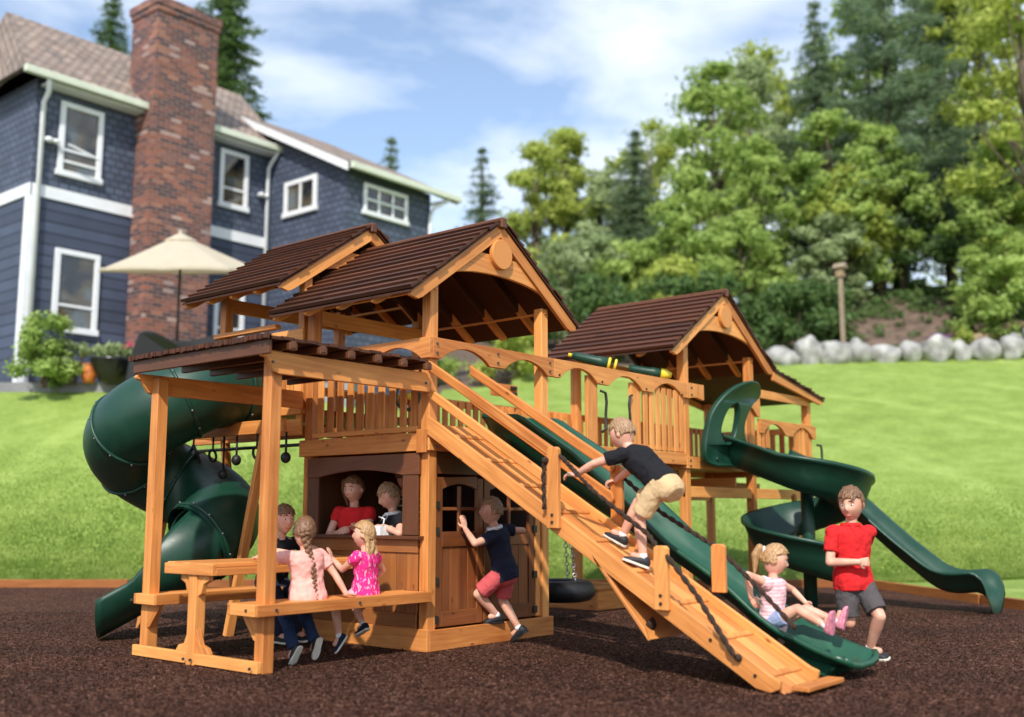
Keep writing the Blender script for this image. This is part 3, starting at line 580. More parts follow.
def rail(x, ya, yb, z_off, h, name='hand_rail'):
    return MB().prism([(x, ya, rz(ya)+z_off-h/2), (x, yb+.0, rz(yb)+z_off-h/2-.0), (x, yb-.03, rz(yb)+z_off-.01), (x, yb-.01, rz(yb)+z_off+h/2), (x, ya, rz(ya)+z_off+h/2)], (.04, 0, 0)).build(name, 'cedar', RP, bevel=.01)
rail(XL+.03, -.0, -1.50, .585, .10); rail(XL+.03, .0, -1.50, .33, .10)
rail(XR-.05, -.0, -1.66, .60, .10); rail(XR-.05, .0, -1.66, .33, .10)
for x in (XL-.035, XR-.06): pass
def newel(x, y, z0, z1):
    MB().prism([(x, y-.06, z0), (x, y+.06, z0), (x, y+.06, z1-.02), (x, y+.04, z1), (x, y-.04, z1), (x, y-.06, z1-.02)], (.045, 0, 0)).build('newel_post', 'cedar', RP, bevel=.005)
newel(XL-.047, -1.53, 1.12, 1.79); newel(XL-.047, -2.56, .52, 1.0); newel(XR+.002, -1.68, 1.05, 1.66); newel(XR-.045-.0, -2.68, .62, 1.0)
def rope(root, pts, r=.016, name='rope'):
    pts = [V(p) for p in pts]; L_ = []; 
    for a, b in zip(pts, pts[1:]):
        n = max(2, int((b-a).length/.02)); L_ += [a.lerp(b, i/n) for i in range(n)]
    L_.append(pts[-1]); m = MB()
    for ph in (0, PI):     # two twisted strands
        q = []
        for i, p in enumerate(L_):
            t = (L_[min(i+1, len(L_)-1)]-L_[max(i-1, 0)]).normalized(); a = t.orthogonal().normalized(); c = t.cross(a); an = i*.75+ph; q.append(p+(a*math.cos(an)+c*math.sin(an))*r*.6)
        m.tube(q, r*.8, 6)
    return m.build(name, 'rope', root, smooth=True)
rope(RP, [(XL-.03, -1.60, 1.72), (XL+.02, -1.9, 1.42), (XL+.20, -2.3, 1.08), (XL+.1, -2.45, .98)])
rope(RP, [(XL-.055, -1.46, 1.68), (XL-.06, -1.45, 1.55), (XL-.05, -1.45, 1.28)])
rope(RP, [(XL-.05, -2.62, .93), (XL-.03, -2.85, .66), (XL-.05, -3.17, .235)], .017)
rope(RP, [(XR+.05, -1.72, 1.56), (XR+.06, -2.1, 1.25), (XR+.06, -2.6, .98)])
rope(RP, [(XR+.02, -2.70, .93), (XR+.03, -3.0, .66), (XR+.01, -3.30, .38)])
MB().ball((XL-.02, -3.18, .225), .028).build('rope_knot', 'rope', RP, smooth=True); MB().ball((XL-.06, -1.47, 1.68), .03).build('rope_knot', 'rope', RP, smooth=True)
# steep rock panel below the ramp
def pan(t, x): y = -1.92-.49*t; return V((x, y, .86-.58*t))
MB().prism([pan(0, XL), pan(1, XL), pan(1, XL)+V((0, .03, .09)), pan(0, XL)+V((0, .05, .09))], (.035, 0, 0)).build('side_board', 'cedar', RP, bevel=.004)
for i in range(4):
    a, b = i/4, (i+1)/4-.01; MB().prism([pan(a, XL+.037), pan(b, XL+.037), pan(b, XR-.04), pan(a, XR-.04)], (0, .025, .022)).build('panel_board', 'cedar', RP, bevel=.003)
hold = lambda p, s: MB().ball(p, s, s*.6, s*.8, 10, 7, fn=lambda q: q*(1+.35*noise.noise(q*40))).build('climbing_hold', 'rope', RP, smooth=True)
hold(pan(.82, XL+.16)+V((0, -.02, .01)), .055)
bolts(RP, [(XL-.05, -1.53, 1.17), (XL-.05, -1.53, 1.23), (XL-.05, -2.56, .57), (XL-.05, -2.56, .63), (XL-.003, -2.95, .33), (XL-.003, -3.3, .11)], (1, 0, 0))
# ---- slides
def trough(root, name, mtl, path, rights, hw, hgt, th=.03, flare=.03, nfl=9, lw=None):
    """open slide channel swept along path; path points = floor centre, rights = lateral unit vectors"""
    m = MB(); prof = []
    K = nfl; hg = hgt if isinstance(hgt, list) else [hgt]*len(path)
    def section(hgt):
        prof = [((i/K*2-1)*hw*(1+flare*abs(i/K*2-1)), (abs(i/K*2-1)**3.2)*hgt) for i in range(K+1)]
        return prof+[(hw*1.18+.02, hgt+.01), (hw*1.18+.02, hgt-.035), (hw*1.06+.03, hgt-.04)]+[(x*1.06, z-th) for x, z in reversed(prof)][1:-1]+[(-hw*1.06-.03, hgt-.04), (-hw*1.18-.02, hgt-.035), (-hw*1.18-.02, hgt+.01)]
    fulls = [section(h) for h in hg]
    rings = []
    for i, (p, r) in enumerate(zip(path, rights)):
        full = fulls[i]; p = V(p); r = V(r).normalized(); sc = 1; rings.append([p+r*x+V((0, 0, z)) for x, z in full])
    m.loft(rings); return m.build(name, mtl, root, smooth=True)
WS = thing('wave_slide', 'straight green wave slide beside the wooden ramp, a girl in pink near its end', 'slide', (1.3, -1.8, 0))
ys = [-.02-i*.075 for i in range(49)]
def wfloor(y):
    b = 2.02+.575*y+.02*math.sin((y+.3)*2.6); t = min(1, max(0, (-2.6-y)/1.0)); t = t*t*(3-2*t); return b*(1-t)+(.10-.05*(-3.6-y))*t
def wwall(y): return .17-.10*max(0, min(1, (-3.25-y)/.35))+.28*max(0, min(1, (-y)/.5))*max(0, min(1, (y+2.1)/1.0))
pth = [V((1.03, y, wfloor(y))) for y in ys]
trough(WS, 'slide_bed', 'green', pth, [V((1, 0, 0))]*len(pth), .245, [wwall(y) for y in ys])
lip = MB(); yl = ys[-1]; zl = wfloor(yl); lip.tube([V((1.03-.30, yl, zl+.07)), V((1.03-.23, yl-.03, zl+.02)), V((1.03-.1, yl-.03, zl-.0)), V((1.03+.1, yl-.03, zl)), V((1.03+.23, yl-.03, zl+.02)), V((1.03+.30, yl, zl+.07))], .028, 10); lip.build('lip', 'green', WS, smooth=True)
MB().prism([(.84, -3.05, wfloor(-3.05)-.0), (.84, -3.50, wfloor(-3.5)-.02), (.84, -3.42, 0), (.84, -3.20, 0)], (.48, 0, 0)).build('foot', 'green', WS, bevel=.02)
MB().disc((.78, -3.1, .26), (1, 0, 0), .03, .02, 12).disc((.78, -2.75, .42), (1, 0, 0), .025, .02, 12).build('bolt_heads', 'metal', WS)
# ---- far tower
T3 = thing('play_tower', 'far cedar tower with gable and lean-to roof, joined by the bridge, behind the spiral slide', 'play tower', (6.4, .9, 0))
X3 = 4.63
for (x, y) in ((X3, 0), (6.42, 0), (X3, 1.7), (6.42, 1.7)): post(T3, x, y, 0, 3.42)
for (x, y) in ((8.28, 0), (8.28, 1.7)): post(T3, x, y, 0, 3.02)
gable_roof(T3, 4.15, 5.55, 6.95, -.14, 1.95, 3.28, 4.22, X3+.055, 6.475, lean=(8.62, 2.98))
m = MB()
for i in range(13): m.box(X3, 8.38, .02+i*.1385, .02+i*.1385+.13, ZD-.06, ZD-.03)
m.build('deck', 'cedar', T3)
for a in ((X3-.03, 8.42, -.036, -.001, 1.80, 1.95), (X3-.036, X3-.001, 0, 1.85, 1.8, 1.95), (X3, 8.4, 1.801, 1.84, 1.8, 1.95), (8.391, 8.425, 0, 1.8, 1.8, 1.95), (X3, 8.4, .02, .06, 1.44, 1.58), (X3, 8.4, 1.72, 1.76, 1.44, 1.58), (6.0, 6.04, .05, 1.8, 1.60, 1.72), (X3, 8.4, .9, .94, 1.60, 1.70)):
    MB().box(*a).build('rim_board', 'cedar', T3, bevel=.005)
arch_rail(T3, (X3, -.045, 0), (X3+.42, -.045, 0), 2.89, .20, 1, rise=.02); arch_rail(T3, (5.95, -.045, 0), (6.62, -.045, 0), 2.84, .26, 1)
arch_rail(T3, (6.60, -.046, 0), (8.45, -.046, 0), 2.56, .20, 2, rise=.15)
for (a, b_) in (((6.05, .03, 0), (6.42, .03, 0)),): balusters(T3, a, b_, 2.03, 2.70, 3, rails=False)
balusters(T3, (6.55, .02, 0), (6.95, .02, 0), 2.0, 2.45, 3, rails=False); balusters(T3, (7.75, .02, 0), (8.25, .02, 0), 2.0, 2.45, 4, rails=False)
balusters(T3, (X3+.1, 1.79, 0), (8.3, 1.79, 0), 2.1, 2.55, 24); balusters(T3, (8.40, .12, 0), (8.40, 1.7, 0), 2.1, 2.5, 10)
MB().box(6.53, 8.3, -.03, .01, 2.86, 2.98).build('lean_to_beam', 'cedar', T3, bevel=.004)
hd = MB().tube([(8.50, -.03, 2.28), (8.58, -.06, 2.27), (8.60, -.06, 2.2), (8.60, -.06, 1.85), (8.56, -.04, 1.8)], .018, 8); hd.build('grab_handle', 'black', T3, smooth=True)
bolts(T3, [(X3+.05, -.042, z) for z in (1.83, 1.90)]+[(6.47, -.042, z) for z in (1.83, 1.90)]+[(X3+.1, -.05, z) for z in (2.74, 2.83)]+[(6.1, -.05, 2.7)], (0, 1, 0))
MB().bar((7.9, -.15, .0), (7.35, -.15, 1.5), .09, .045, (0, 1, 0)).build('brace', 'cedar', T3, bevel=.004)
# picnic shelf below the far tower
PT = thing('shelf_table', 'low wooden plank table standing under the far tower', 'table', (6.0, 1.9, 0)); MB().box(5.55, 7.3, 1.95, 2.3, .90, .97).build('table_top', 'cedar', PT, bevel=.005)
MB().box(5.95, 6.05, 2.05, 2.15, 0, .90).box(6.9, 7.0, 2.05, 2.15, 0, .90).build('leg', 'cedar', PT, bevel=.005)
SB = thing('sandbox', 'low boxed wooden sandbox frame beside the tire swing', 'sandbox', (4.9, 1.6, 0)); MB().box(4.3, 5.7, 1.15, 1.2, 0, .26).box(4.3, 4.35, 1.2, 2.4, 0, .26).box(5.65, 5.7, 1.2, 2.4, 0, .26).box(4.3, 5.7, 2.4, 2.45, 0, .26).build('sandbox_side', 'cedar', SB, bevel=.006)
MB().box(4.25, 5.75, 1.12, 1.28, .261, .295).build('sandbox_seat', 'cedar', SB, bevel=.006); MB().box(4.25, 5.75, 2.35, 2.48, .261, .295).build('sandbox_seat', 'cedar', SB, bevel=.006)
# ---- bridge
BR = thing('clubhouse_bridge', 'railed cedar bridge with arched top rail between the two gabled towers', 'bridge', (3.2, .9, 0))
m = MB()
for i in range(13): m.box(1.84, X3-.04, .02+i*.1385, .02+i*.1385+.13, ZD-.06, ZD-.03)
m.build('deck', 'cedar', BR)
for a in ((1.86, X3-.035, -.036, -.001, 1.84, 1.99), (1.86, X3-.035, 1.8, 1.84, 1.84, 1.99)): MB().box(*a).build('rim_board', 'cedar', BR, bevel=.005)
arch_rail(BR, (1.86, -.044, 0), (X3, -.044, 0), 2.89, .20, 3, rise=.14)
for x in (2.52, 3.40): MB().box(x, x+.15, -.0, .04, 1.99, 2.78).build('bridge_post', 'cedar', BR, bevel=.005); MB().box(x+.155, x+.20 if x < 3 else x+.21, .0, .03, 1.99, 2.76).build('bridge_post', 'cedar', BR, bevel=.005)
balusters(BR, (3.62, .02, 0), (X3-.04, .02, 0), 2.03, 2.74, 7, wd=.09, rails=False)
balusters(BR, (1.86, 1.79, 0), (X3-.04, 1.79, 0), 2.10, 2.55, 20)
for x, sg in ((2.78, 1), (3.36, -1)):
    MB().tube([(x-sg*.03, -.02, 2.62), (x+sg*.04, -.04, 2.60), (x+sg*.06, -.04, 2.5), (x+sg*.04, -.04, 2.35), (x+sg*.05, -.04, 2.2), (x-sg*.02, -.03, 2.15)], .016, 8).build('grab_handle', 'black', BR, smooth=True)
gt_ = MB(); gt_.box(2.85, 3.35, 1.70, 1.73, 2.70, 2.86).build('gate_board', 'cedar', BR, bevel=.004); MB().box(3.2, 3.3, 1.66, 1.70, 2.80, 2.84).box(3.2, 3.3, 1.66, 1.70, 2.72, 2.76).build('latch', 'black', BR, bevel=.003)
bolts(BR, [(x, -.048, 2.72) for x in (1.95, 2.75, 3.67, 4.5)], (0, 1, 0))
# toys on the bridge
def scope(label, c, d, L_, body, endc, name='toy_telescope', cone=False):
    c = V(c); d = V(d).normalized(); t = thing(name, label, 'toy telescope', c)
    MB().tube([c-d*L_*.5, c-d*L_*.42, c-d*L_*.40, c, c+d*.02, c+d*L_*.25], [.042, .046, .055, .058, .066, .068], 16).build('barrel', body, t, smooth=True)
    if cone: MB().tube([c+d*L_*.25, c+d*L_*.36, c+d*L_*.5], [.075, .07, .03], 14).build('nose_cone', endc, t, smooth=True)
    else:
        MB().torus(c+d*L_*.27, d, .06, .018).torus(c+d*L_*.40, d, .058, .016).build('eyepiece_ring', endc, t, smooth=True); MB().tube([c-d*L_*.58, c-d*L_*.5], [.022, .026], 10).build('lens_tip', endc, t, smooth=True)
    MB().tube([c+V((0, 0, -.04)), c+V((0, .01, -.16))], .02, 8).build('mount', 'black', t, smooth=True)
scope('green toy telescope with yellow rings on the bridge rail, nearer the front gable', (3.05, .25, 3.02), (.55, -.75, -.22), .58, 'dgreen', 'yellow')
scope('green toy telescope with a yellow cone tip beside the far tower roof', (4.30, .30, 3.02), (.55, -.75, -.16), .55, 'dgreen', 'yellow', cone=True)
wh = thing('steering_wheel', 'green toy steering wheel with yellow hub on the back railing', 'toy steering wheel', (1.25, 1.6, 2.5))
MB().torus((1.30, 1.62, 2.55), (.3, 1, .1), .15, .02).build('rim', 'dgreen', wh, smooth=True); MB().ball((1.30, 1.60, 2.55), .045).bar((1.16, 1.62, 2.55), (1.44, 1.62, 2.55), .03, .03).build('hub', 'yellow', wh)
# ---- second wave slide and spiral slide
WS2 = thing('wave_slide', 'dark green slide ending far right over the mulch by the lawn edge', 'slide', (7.4, -1.4, 0))
def w2(y): b = 1.93+.66*y*1.04-.10*math.sin((y)*2.3); t = min(1, max(0, (-1.9-y)/.8)); t = t*t*(3-2*t); return b*(1-t)+.28*t
ys = [-.02-i*.07 for i in range(39)]; pth = [V((7.22, y, w2(y))) for y in ys]
zend = pth[-1].z
pth += [V((7.22, ys[-1]-.07, zend-.02)), V((7.22, ys[-1]-.15, zend-.09)), V((7.22, ys[-1]-.19, zend-.2)), V((7.22, ys[-1]-.2, 0.0))]
trough(WS2, 'slide_bed', 'dgreen', pth, [V((1, 0, 0))]*len(pth), .32, .24)
SS = thing('spiral_slide', 'green spiral slide with a tall hooded entry, winding round a pole', 'slide', (6.05, -.85, 0))
CX, CY, RR = 6.10, -.93, .50
path = []; rights = []
st0 = V((CX-RR, -.02, 1.92))
for i in range(5): path.append(V((CX-RR, -.02-.88*i/5, 1.92-.065*i))); rights.append(V((-1, 0, 0)))
n = 64
for i in range(n+1):
    a = PI+math.radians(400)*i/n; e = V((math.cos(a), math.sin(a), 0)); path.append(V((CX, CY, 0))+e*RR+V((0, 0, 1.58-1.12*i/n))); rights.append(e)
hd_ = V((-math.sin(a), math.cos(a), 0))
for i in range(1, 7): path.append(path[n+5]+hd_*(.075*i)+V((0, 0, -.018*i))); rights.append(e)
def spiral(root):
    m = MB(); rings = []
    for i, (p, r) in enumerate(zip(path, rights)):
        t = min(1, i/12)*min(1, (len(path)-i)/10+.3); oh = .40+.02*t; ih = .20; full = []
        K = 10
        for k in range(K+1):
            q = k/K*2-1; x = q*.31; z = abs(q)**2.6*(oh if q > 0 else ih); full.append((x, z))
        full += [(.355, oh+.01), (.355, oh-.04), (.325, oh-.05)]+[(x*1.05, z-.03) for x, z in reversed(full)][1:-1]+[(-.345, ih-.04), (-.355, ih+.01)]
        rings.append([p+r*x+V((0, 0, z)) for x, z in full])
    m.loft(rings); return m.build('slide_bed', 'dgreen', root, smooth=True)
spiral(SS)
MB().tube([(CX, CY, 0), (CX, CY, 1.9)], .085, 20).build('centre_pole', 'dgreen', SS, smooth=True)
def shield():
    def smooth(ps, n=6):
        o = []; k = len(ps)
        for i in range(k):
            p0, p1, p2, p3 = ps[i-1], ps[i], ps[(i+1) % k], ps[(i+2) % k]
            for j in range(n):
                t = j/n; o.append(tuple(.5*((2*p1[c])+(-p0[c]+p2[c])*t+(2*p0[c]-5*p1[c]+4*p2[c]-p3[c])*t*t+(-p0[c]+3*p1[c]-3*p2[c]+p3[c])*t**3) for c in (0, 1)))
        return o
    outer = [(-.02, .0), (-.02, .40), (.06, .66), (.24, .86), (.52, .97), (.80, .97), (.99, .90), (.97, .82), (.80, .74), (.68, .60), (.64, .44), (.72, .30), (.88, .20), (1.0, .10), (1.0, -.02), (.5, -.04)]
    hole = [(.16, .40), (.22, .62), (.36, .72), (.46, .62), (.48, .42), (.42, .26), (.30, .20), (.20, .26)]
    cu = bpy.data.curves.new('hood_outline', 'CURVE'); cu.dimensions = '2D'; cu.fill_mode = 'BOTH'; cu.extrude = .022; cu.bevel_depth = .022; cu.bevel_resolution = 2
    for ps in (smooth(outer), smooth(hole)):
        sp = cu.splines.new('POLY'); sp.points.add(len(ps)-1); sp.use_cyclic_u = True
        for q, p in zip(sp.points, ps): q.co = (p[0]*1.12, p[1]*1.06, 0, 1)
    ob = bpy.data.objects.new('hood_outline', cu); S.collection.objects.link(ob); dg = bpy.context.evaluated_depsgraph_get(); me = bpy.data.meshes.new_from_object(ob.evaluated_get(dg))
    m = MB()
    for v in me.vertices: x, y, z = v.co; m.v.append(V((4.86+x, -.16-.10*math.sin(PI*min(1, max(0, x/1.12)))-.20*max(0, y)**2+z*-1, 1.90+y)))
    for p in me.polygons: m.face(list(p.vertices))
    bpy.data.objects.remove(ob); bpy.data.curves.remove(cu); bpy.data.meshes.remove(me)
    m.build('entry_hood', 'dgreen', SS, smooth=True)
shield()
MB().ball((5.05, -.14, 1.93), .06).disc((5.05, -.21, 1.93), (0, 1, 0), .02, .03, 10).build('mounting_boss', 'dgreen', SS, smooth=True)
# ---- tube slide
TS = thing('tube_slide', 'large dark green corkscrew tube slide at left behind the picnic pergola', 'slide', (-1.2, 3.2, 0))
TR = .43
HX, HY, HR = -.62, 3.22, .50
tp = []
for i in range(9): tp.append(V((.05+(HX-.05)*i/8, HY-HR, 2.66-.12*i/8)))
n = 60
for i in range(1, n+1):   # clockwise: heading -x, turning towards +y
    a = -PI/2-2*PI*i/n*1.10; tp.append(V((HX+HR*math.cos(a), HY+HR*math.sin(a), 2.54-1.76*i/n)))
eh = V((math.sin(a), -math.cos(a), 0)); e0_ = tp[-1].copy()
for i in range(1, 10): tp.append(e0_+eh*.068*i+V((0, 0, -.038*i)))
def full_tube():
    P_ = tp[:-9-5]; m = MB(); m.tube(P_, TR, 32, cap=False); m2 = [TR-.02]*len(P_); m.tube(list(reversed(P_)), TR-.02, 32, cap=False)
    o = m.build('tube', 'dgreen', TS, smooth=True)
    for k in (4, 12, 22, 32, 42, len(P_)-1):
        if k < len(P_)-1 or True:
            k = min(k, len(P_)-2); t = (P_[k+1]-P_[k]).normalized(); MB().torus(P_[k], t, TR+.006, .018, 40, 8).build('tube_flange', 'dgreen', TS, smooth=True)
            b = MB(); a_ = t.orthogonal().normalized(); c_ = t.cross(a_)
            for q in range(12): an = 2*PI*q/12; b.ball(P_[k]+(a_*math.cos(an)+c_*math.sin(an))*(TR+.026), .011, n=6, m=4)
            b.build('bolt_heads', 'metal', TS)
    # exit trough: lower part of the tube opening out
    Q = tp[-9-7:]; rings = []; nq = 26; m = MB()
    for i, p in enumerate(Q):
        t = (Q[min(i+1, len(Q)-1)]-Q[max(i-1, 0)]); t.z = 0; t.normalize(); s_ = t.cross(V((0, 0, 1))); f = i/(len(Q)-1); half = PI*(1-.52*sst(0, .75, f)); outer = []; inner = []
        for q in range(nq+1):
            an = -PI/2-half+2*half*q/nq; outer.append(p+(s_*math.cos(an)+V((0, 0, 1))*math.sin(an))*TR); inner.append(p+(s_*math.cos(an)+V((0, 0, 1))*math.sin(an))*(TR-.03))
        rings.append(outer+list(reversed(inner)))
    m.loft(rings); m.build('exit_trough', 'dgreen', TS, smooth=True)
full_tube()
# ---- climbing beam with swinging grips
CB = thing('grip_beam', 'wooden overhead beam with hanging ring and ball grips on chains, behind the pergola', 'climbing beam', (0, 3.4, 0))
MB().box(-.33, -.28, 1.75, 4.30, 2.06, 2.20).build('beam', 'cedar', CB, bevel=.005); MB().box(.30, .35, 1.85, 4.30, 2.05, 2.18).build('beam', 'cedar', CB, bevel=.005)
MB().box(-.28, .30, 3.62, 3.66, 2.08, 2.17).build('cross_beam', 'cedar', CB, bevel=.004)
MB().tube([(-.0, 1.8, 1.95), (-.0, 4.0, 1.95)], .018, 8).build('steel_bar', 'black', CB, smooth=True)
for (a, b) in (((-.30, 3.66, 2.1), (-.62, 3.72, 0)), ((.32, 3.66, 2.1), (.66, 3.78, 0)), ((-.27, 2.1, 2.1), (-.42, 2.42, 0))):
    MB().bar(a, b, .10, .06, (0, 1, 0)).build('splayed_leg', 'cedar', CB, bevel=.005)
for y in (3.35, 3.92):
    MB().tube([(-.305, y, 2.06), (-.305, y, 1.99)], .012, 6).tube([(-.305, y, 1.99), (-.305, y-.13, 1.80), (-.305, y-.10, 1.76), (-.305, y+.10, 1.76), (-.305, y+.13, 1.80), (-.305, y, 1.99)], .018, 8).build('triangle_grip', 'black', CB, smooth=True)
for y, z in ((2.78, 1.66), (2.55, 1.80), (1.98, 1.82), (1.72, 1.80)):
    MB().tube([(-.305, y, 2.06), (-.305, y, z)], .013, 6).ball((-.305, y, z), .052, .052, .058).build('ball_grip', 'black', CB, smooth=True)
for y in (2.98, 2.2): MB().tube([(-.305, y, 2.06), (-.305, y, 1.93)], .012, 6).torus((-.305, y, 1.86), (1, 0, .2), .062, .014, 20, 8).build('ring_grip', 'black', CB, smooth=True)
# ---- tire swing
TW = thing('tire_swing', 'black tire swing hanging flat on chains under the bridge', 'tire swing', (3.2, .85, .3))
MB().torus((3.2, .92, .33), (0, 0, 1), .30, .125, 36, 12).build('tire', 'black', TW, smooth=True)
def chain(root, a, b, r=.010):
    a = V(a); b = V(b); n = int((b-a).length/.055); d = (b-a).normalized(); m = MB(); o = d.orthogonal().normalized()
    for i in range(n):
        c = a.lerp(b, (i+.5)/n); ax = o if i % 2 else d.cross(o); m.torus(c, ax, .024, r*.7, 8, 5)
    return m.build('chain', 'metal', root, smooth=True)
for an in (0.3, 2.4, 4.5): chain(TW, (3.2+.28*math.cos(an), .92+.28*math.sin(an), .44), (3.2+.05*math.cos(an), .92+.05*math.sin(an), 1.75))
MB().tube([(3.2, .92, 1.72), (3.2, .92, 1.88)], .04, 10).build('swivel', 'black', TW, smooth=True)
# ------------------------------------------------------------------ mulch border boards
def border(r0, d0, r1, d1, label):
    n = max(1, int(math.hypot(r1-r0, d1-d0)/3)); 
    t = thing('border_board', label, 'garden border', W((r0+r1)/2, (d0+d1)/2, 0))
    for i in range(n):
        a, b = i/n, (i+1)/n-.002; p = W(r0+(r1-r0)*a, d0+(d1-d0)*a, .0); q = W(r0+(r1-r0)*b, d0+(d1-d0)*b, .0); MB().bar(p+V((0, 0, .06)), q+V((0, 0, .06)), .10, .14).build('timber', 'panel', t, bevel=.006)
border(-22, 18.3, 6.05, 18.3, 'long wooden border timber between mulch and lawn, running left behind the playset')
border(6.05, 18.25, 9.3, -4.5, 'brown wooden border timber between mulch and lawn on the right side')

# ------------------------------------------------------------------ patio
m = MB(); m.v = [W(-45, 27.9, 4.66), W(-4.2, 27.9, 4.66), W(-4.2, 33, 4.66), W(-45, 33, 4.66), W(-45, 27.9, 4.0), W(-4.2, 27.9, 4.0), W(-4.2, 33, 4), W(-45, 33, 4)]
m.face([0, 1, 2, 3]); m.face([4, 5, 1, 0]); m.face([5, 6, 2, 1]); tag(m.build('patio', 'stone'), kind='structure')
# ------------------------------------------------------------------ house
H = thing('blue_house', 'two-storey blue shingled house with white window trim and grey shake roof', 'house', (12, 27, 4.6))
def wallbox(x0, x1, y0, y1, z0, z1, name, mt, bev=0, parent=H):
    m = MB(); b = len(m.v); m.v += [V(p) for p in ((x0, y0, z0), (x1, y0, z0), (x1, y1, z0), (x0, y1, z0), (x0, y0, z1), (x1, y0, z1), (x1, y1, z1), (x0, y1, z1))]
    for f in ((0, 1, 5, 4), (1, 2, 6, 5), (2, 3, 7, 6), (3, 0, 4, 7), (4, 5, 6, 7), (3, 2, 1, 0)): m.face(list(f), [(0, 0), (1, 0), (1, 1), (0, 1)])
    return m.build(name, mt, parent, bevel=bev)
wallbox(6.8, 15.2, 22.9, 32, 4.2, 10.5, 'lower_wall', 'lap'); wallbox(6.8, 15.2, 22.9, 32, 10.5, 13.95, 'upper_wall', 'shake')
# wing: profile with sloping top
m = MB(); prof = [(18.76, 4.2), (18.76, 12.45), (24.5, 15.35), (32, 15.35), (32, 4.2)]; m.prism([(15.205, y, z) for y, z in prof], (3.9, 0, 0)); m.build('wing_wall', 'shake', H)
def quadroof(name, pts, th=.12, mt='roof', parent=H):
    p = [V(q) for q in pts]; m = MB(); nrm = (p[1]-p[0]).cross(p[3]-p[0]).normalized()
    if nrm.z < 0: nrm = -nrm
    b = len(m.v); m.v += p+[q-nrm*th for q in p]; n = len(p); d = (p[1]-p[0]).normalized(); e = nrm.cross(d)
    uv = [((q-p[0]).dot(d), (q-p[0]).dot(e)) for q in p]; m.face(list(range(n)), uv); m.face([n+i for i in reversed(range(n))], uv)
    for i in range(n): j = (i+1) % n; m.face([i, n+i, n+j, j])
    return m.build(name, mt, parent)
RZ = 17.35
R1 = quadroof('main_roof', [(6.15, 22.35, 13.95), (15.5, 22.35, 13.95), (16.4, 26.5, RZ), (7.3, 26.5, RZ)])
quadroof('back_roof', [(16.4, 26.5, RZ), (7.3, 26.5, RZ), (7.3, 33, 13.9), (16.4, 33, 13.9)])
quadroof('hip_roof', [(6.15, 22.35, 13.95), (7.3, 26.5, RZ), (7.3, 33, 13.9), (6.15, 33, 13.9)])
quadroof('wing_roof', [(14.85, 18.3, 12.48), (20.0, 18.3, 12.48), (20.0, 25.5, 16.15), (14.85, 25.5, 16.15)], .16)
wallbox(6.1, 15.3, 22.18, 22.34, 13.75, 13.97, 'gutter', 'trimgreen', .02); wallbox(6.9, 15.2, 22.40, 22.88, 13.70, 13.76, 'soffit', 'white')
wallbox(14.9, 20.1, 18.12, 18.28, 12.26, 12.48, 'wing_gutter', 'trimgreen', .02)
m = MB(); m.prism([(14.78, 18.3, 12.18), (14.78, 18.3, 12.46), (14.78, 25.5, 16.12), (14.78, 25.5, 15.84)], (.07, 0, 0)); m.build('rake_board', 'white', H)
m = MB(); m.prism([(20.0, 18.3, 12.18), (20.0, 18.3, 12.46), (20.0, 25.5, 16.12), (20.0, 25.5, 15.84)], (.07, 0, 0)); m.build('rake_board', 'white', H)
m = MB(); m.bar((19.1, 18.9, 12.1), (19.75, 18.5, 12.3), .12, .1); m.build('eave_bracket', 'white', H)
wallbox(6.76, 15.2, 22.84, 22.897, 10.38, 10.74, 'band_board', 'white'); wallbox(6.74, 6.797, 22.84, 32, 10.38, 10.74, 'band_board', 'white')
wallbox(6.73, 6.96, 22.83, 22.896, 4.5, 10.37, 'corner_board', 'white'); wallbox(6.73, 6.796, 22.9, 23.1, 4.5, 10.37, 'corner_board', 'white')
def pipe(pts): MB().tube(pts, .07, 8).build('downspout', 'white', H, smooth=True)
pipe([(6.85, 22.3, 13.75), (6.95, 22.5, 13.45), (6.95, 22.76, 13.2), (6.95, 22.76, 4.7)]); pipe([(15.1, 22.3, 13.75), (15.05, 22.6, 13.4), (15.05, 22.76, 13.2), (15.05, 22.76, 4.7)]); pipe([(19.6, 18.25, 12.3), (19.1, 18.6, 11.9), (19.02, 18.68, 11.6), (19.02, 18.68, 4.7)])
def window(x0, x1, z0, z1, y=None, x=None, mull=(), bars=(), tw=.16):
    """on the y plane (facing -Y) or the x plane (facing -X; x0,x1 are then y values)"""
    def bx(a0, a1, c0, c1, o0, o1, name, mt, par=H, bv=.01):
        return wallbox(a0, a1, y-o1, y-o0, c0, c1, name, mt, bv, par) if y is not None else wallbox(x-o1, x-o0, a0, a1, c0, c1, name, mt, bv, par)
    m0 = bx(x0+tw, x1-tw, z0+tw, z1-tw, .005, .03, 'window', 'glass', bv=0)
    bx(x0, x0+tw, z0, z1, .002, .10, 'frame', 'white', m0); bx(x1-tw, x1, z0, z1, .002, .10, 'frame', 'white', m0)
    bx(x0+tw, x1-tw, z1-tw, z1, .003, .10, 'frame', 'white', m0); bx(x0-.05, x1+.05, z0-.02, z0+tw, .003, .13, 'sill', 'white', m0)
    for u in mull: bx(x0+(x1-x0)*u-.045, x0+(x1-x0)*u+.045, z0+tw, z1-tw, .031, .08, 'bar', 'white', m0)
    for u in bars: bx(x0+tw, x1-tw, z0+(z1-z0)*u-.04, z0+(z1-z0)*u+.04, .032, .075, 'bar', 'white', m0)
    return m0
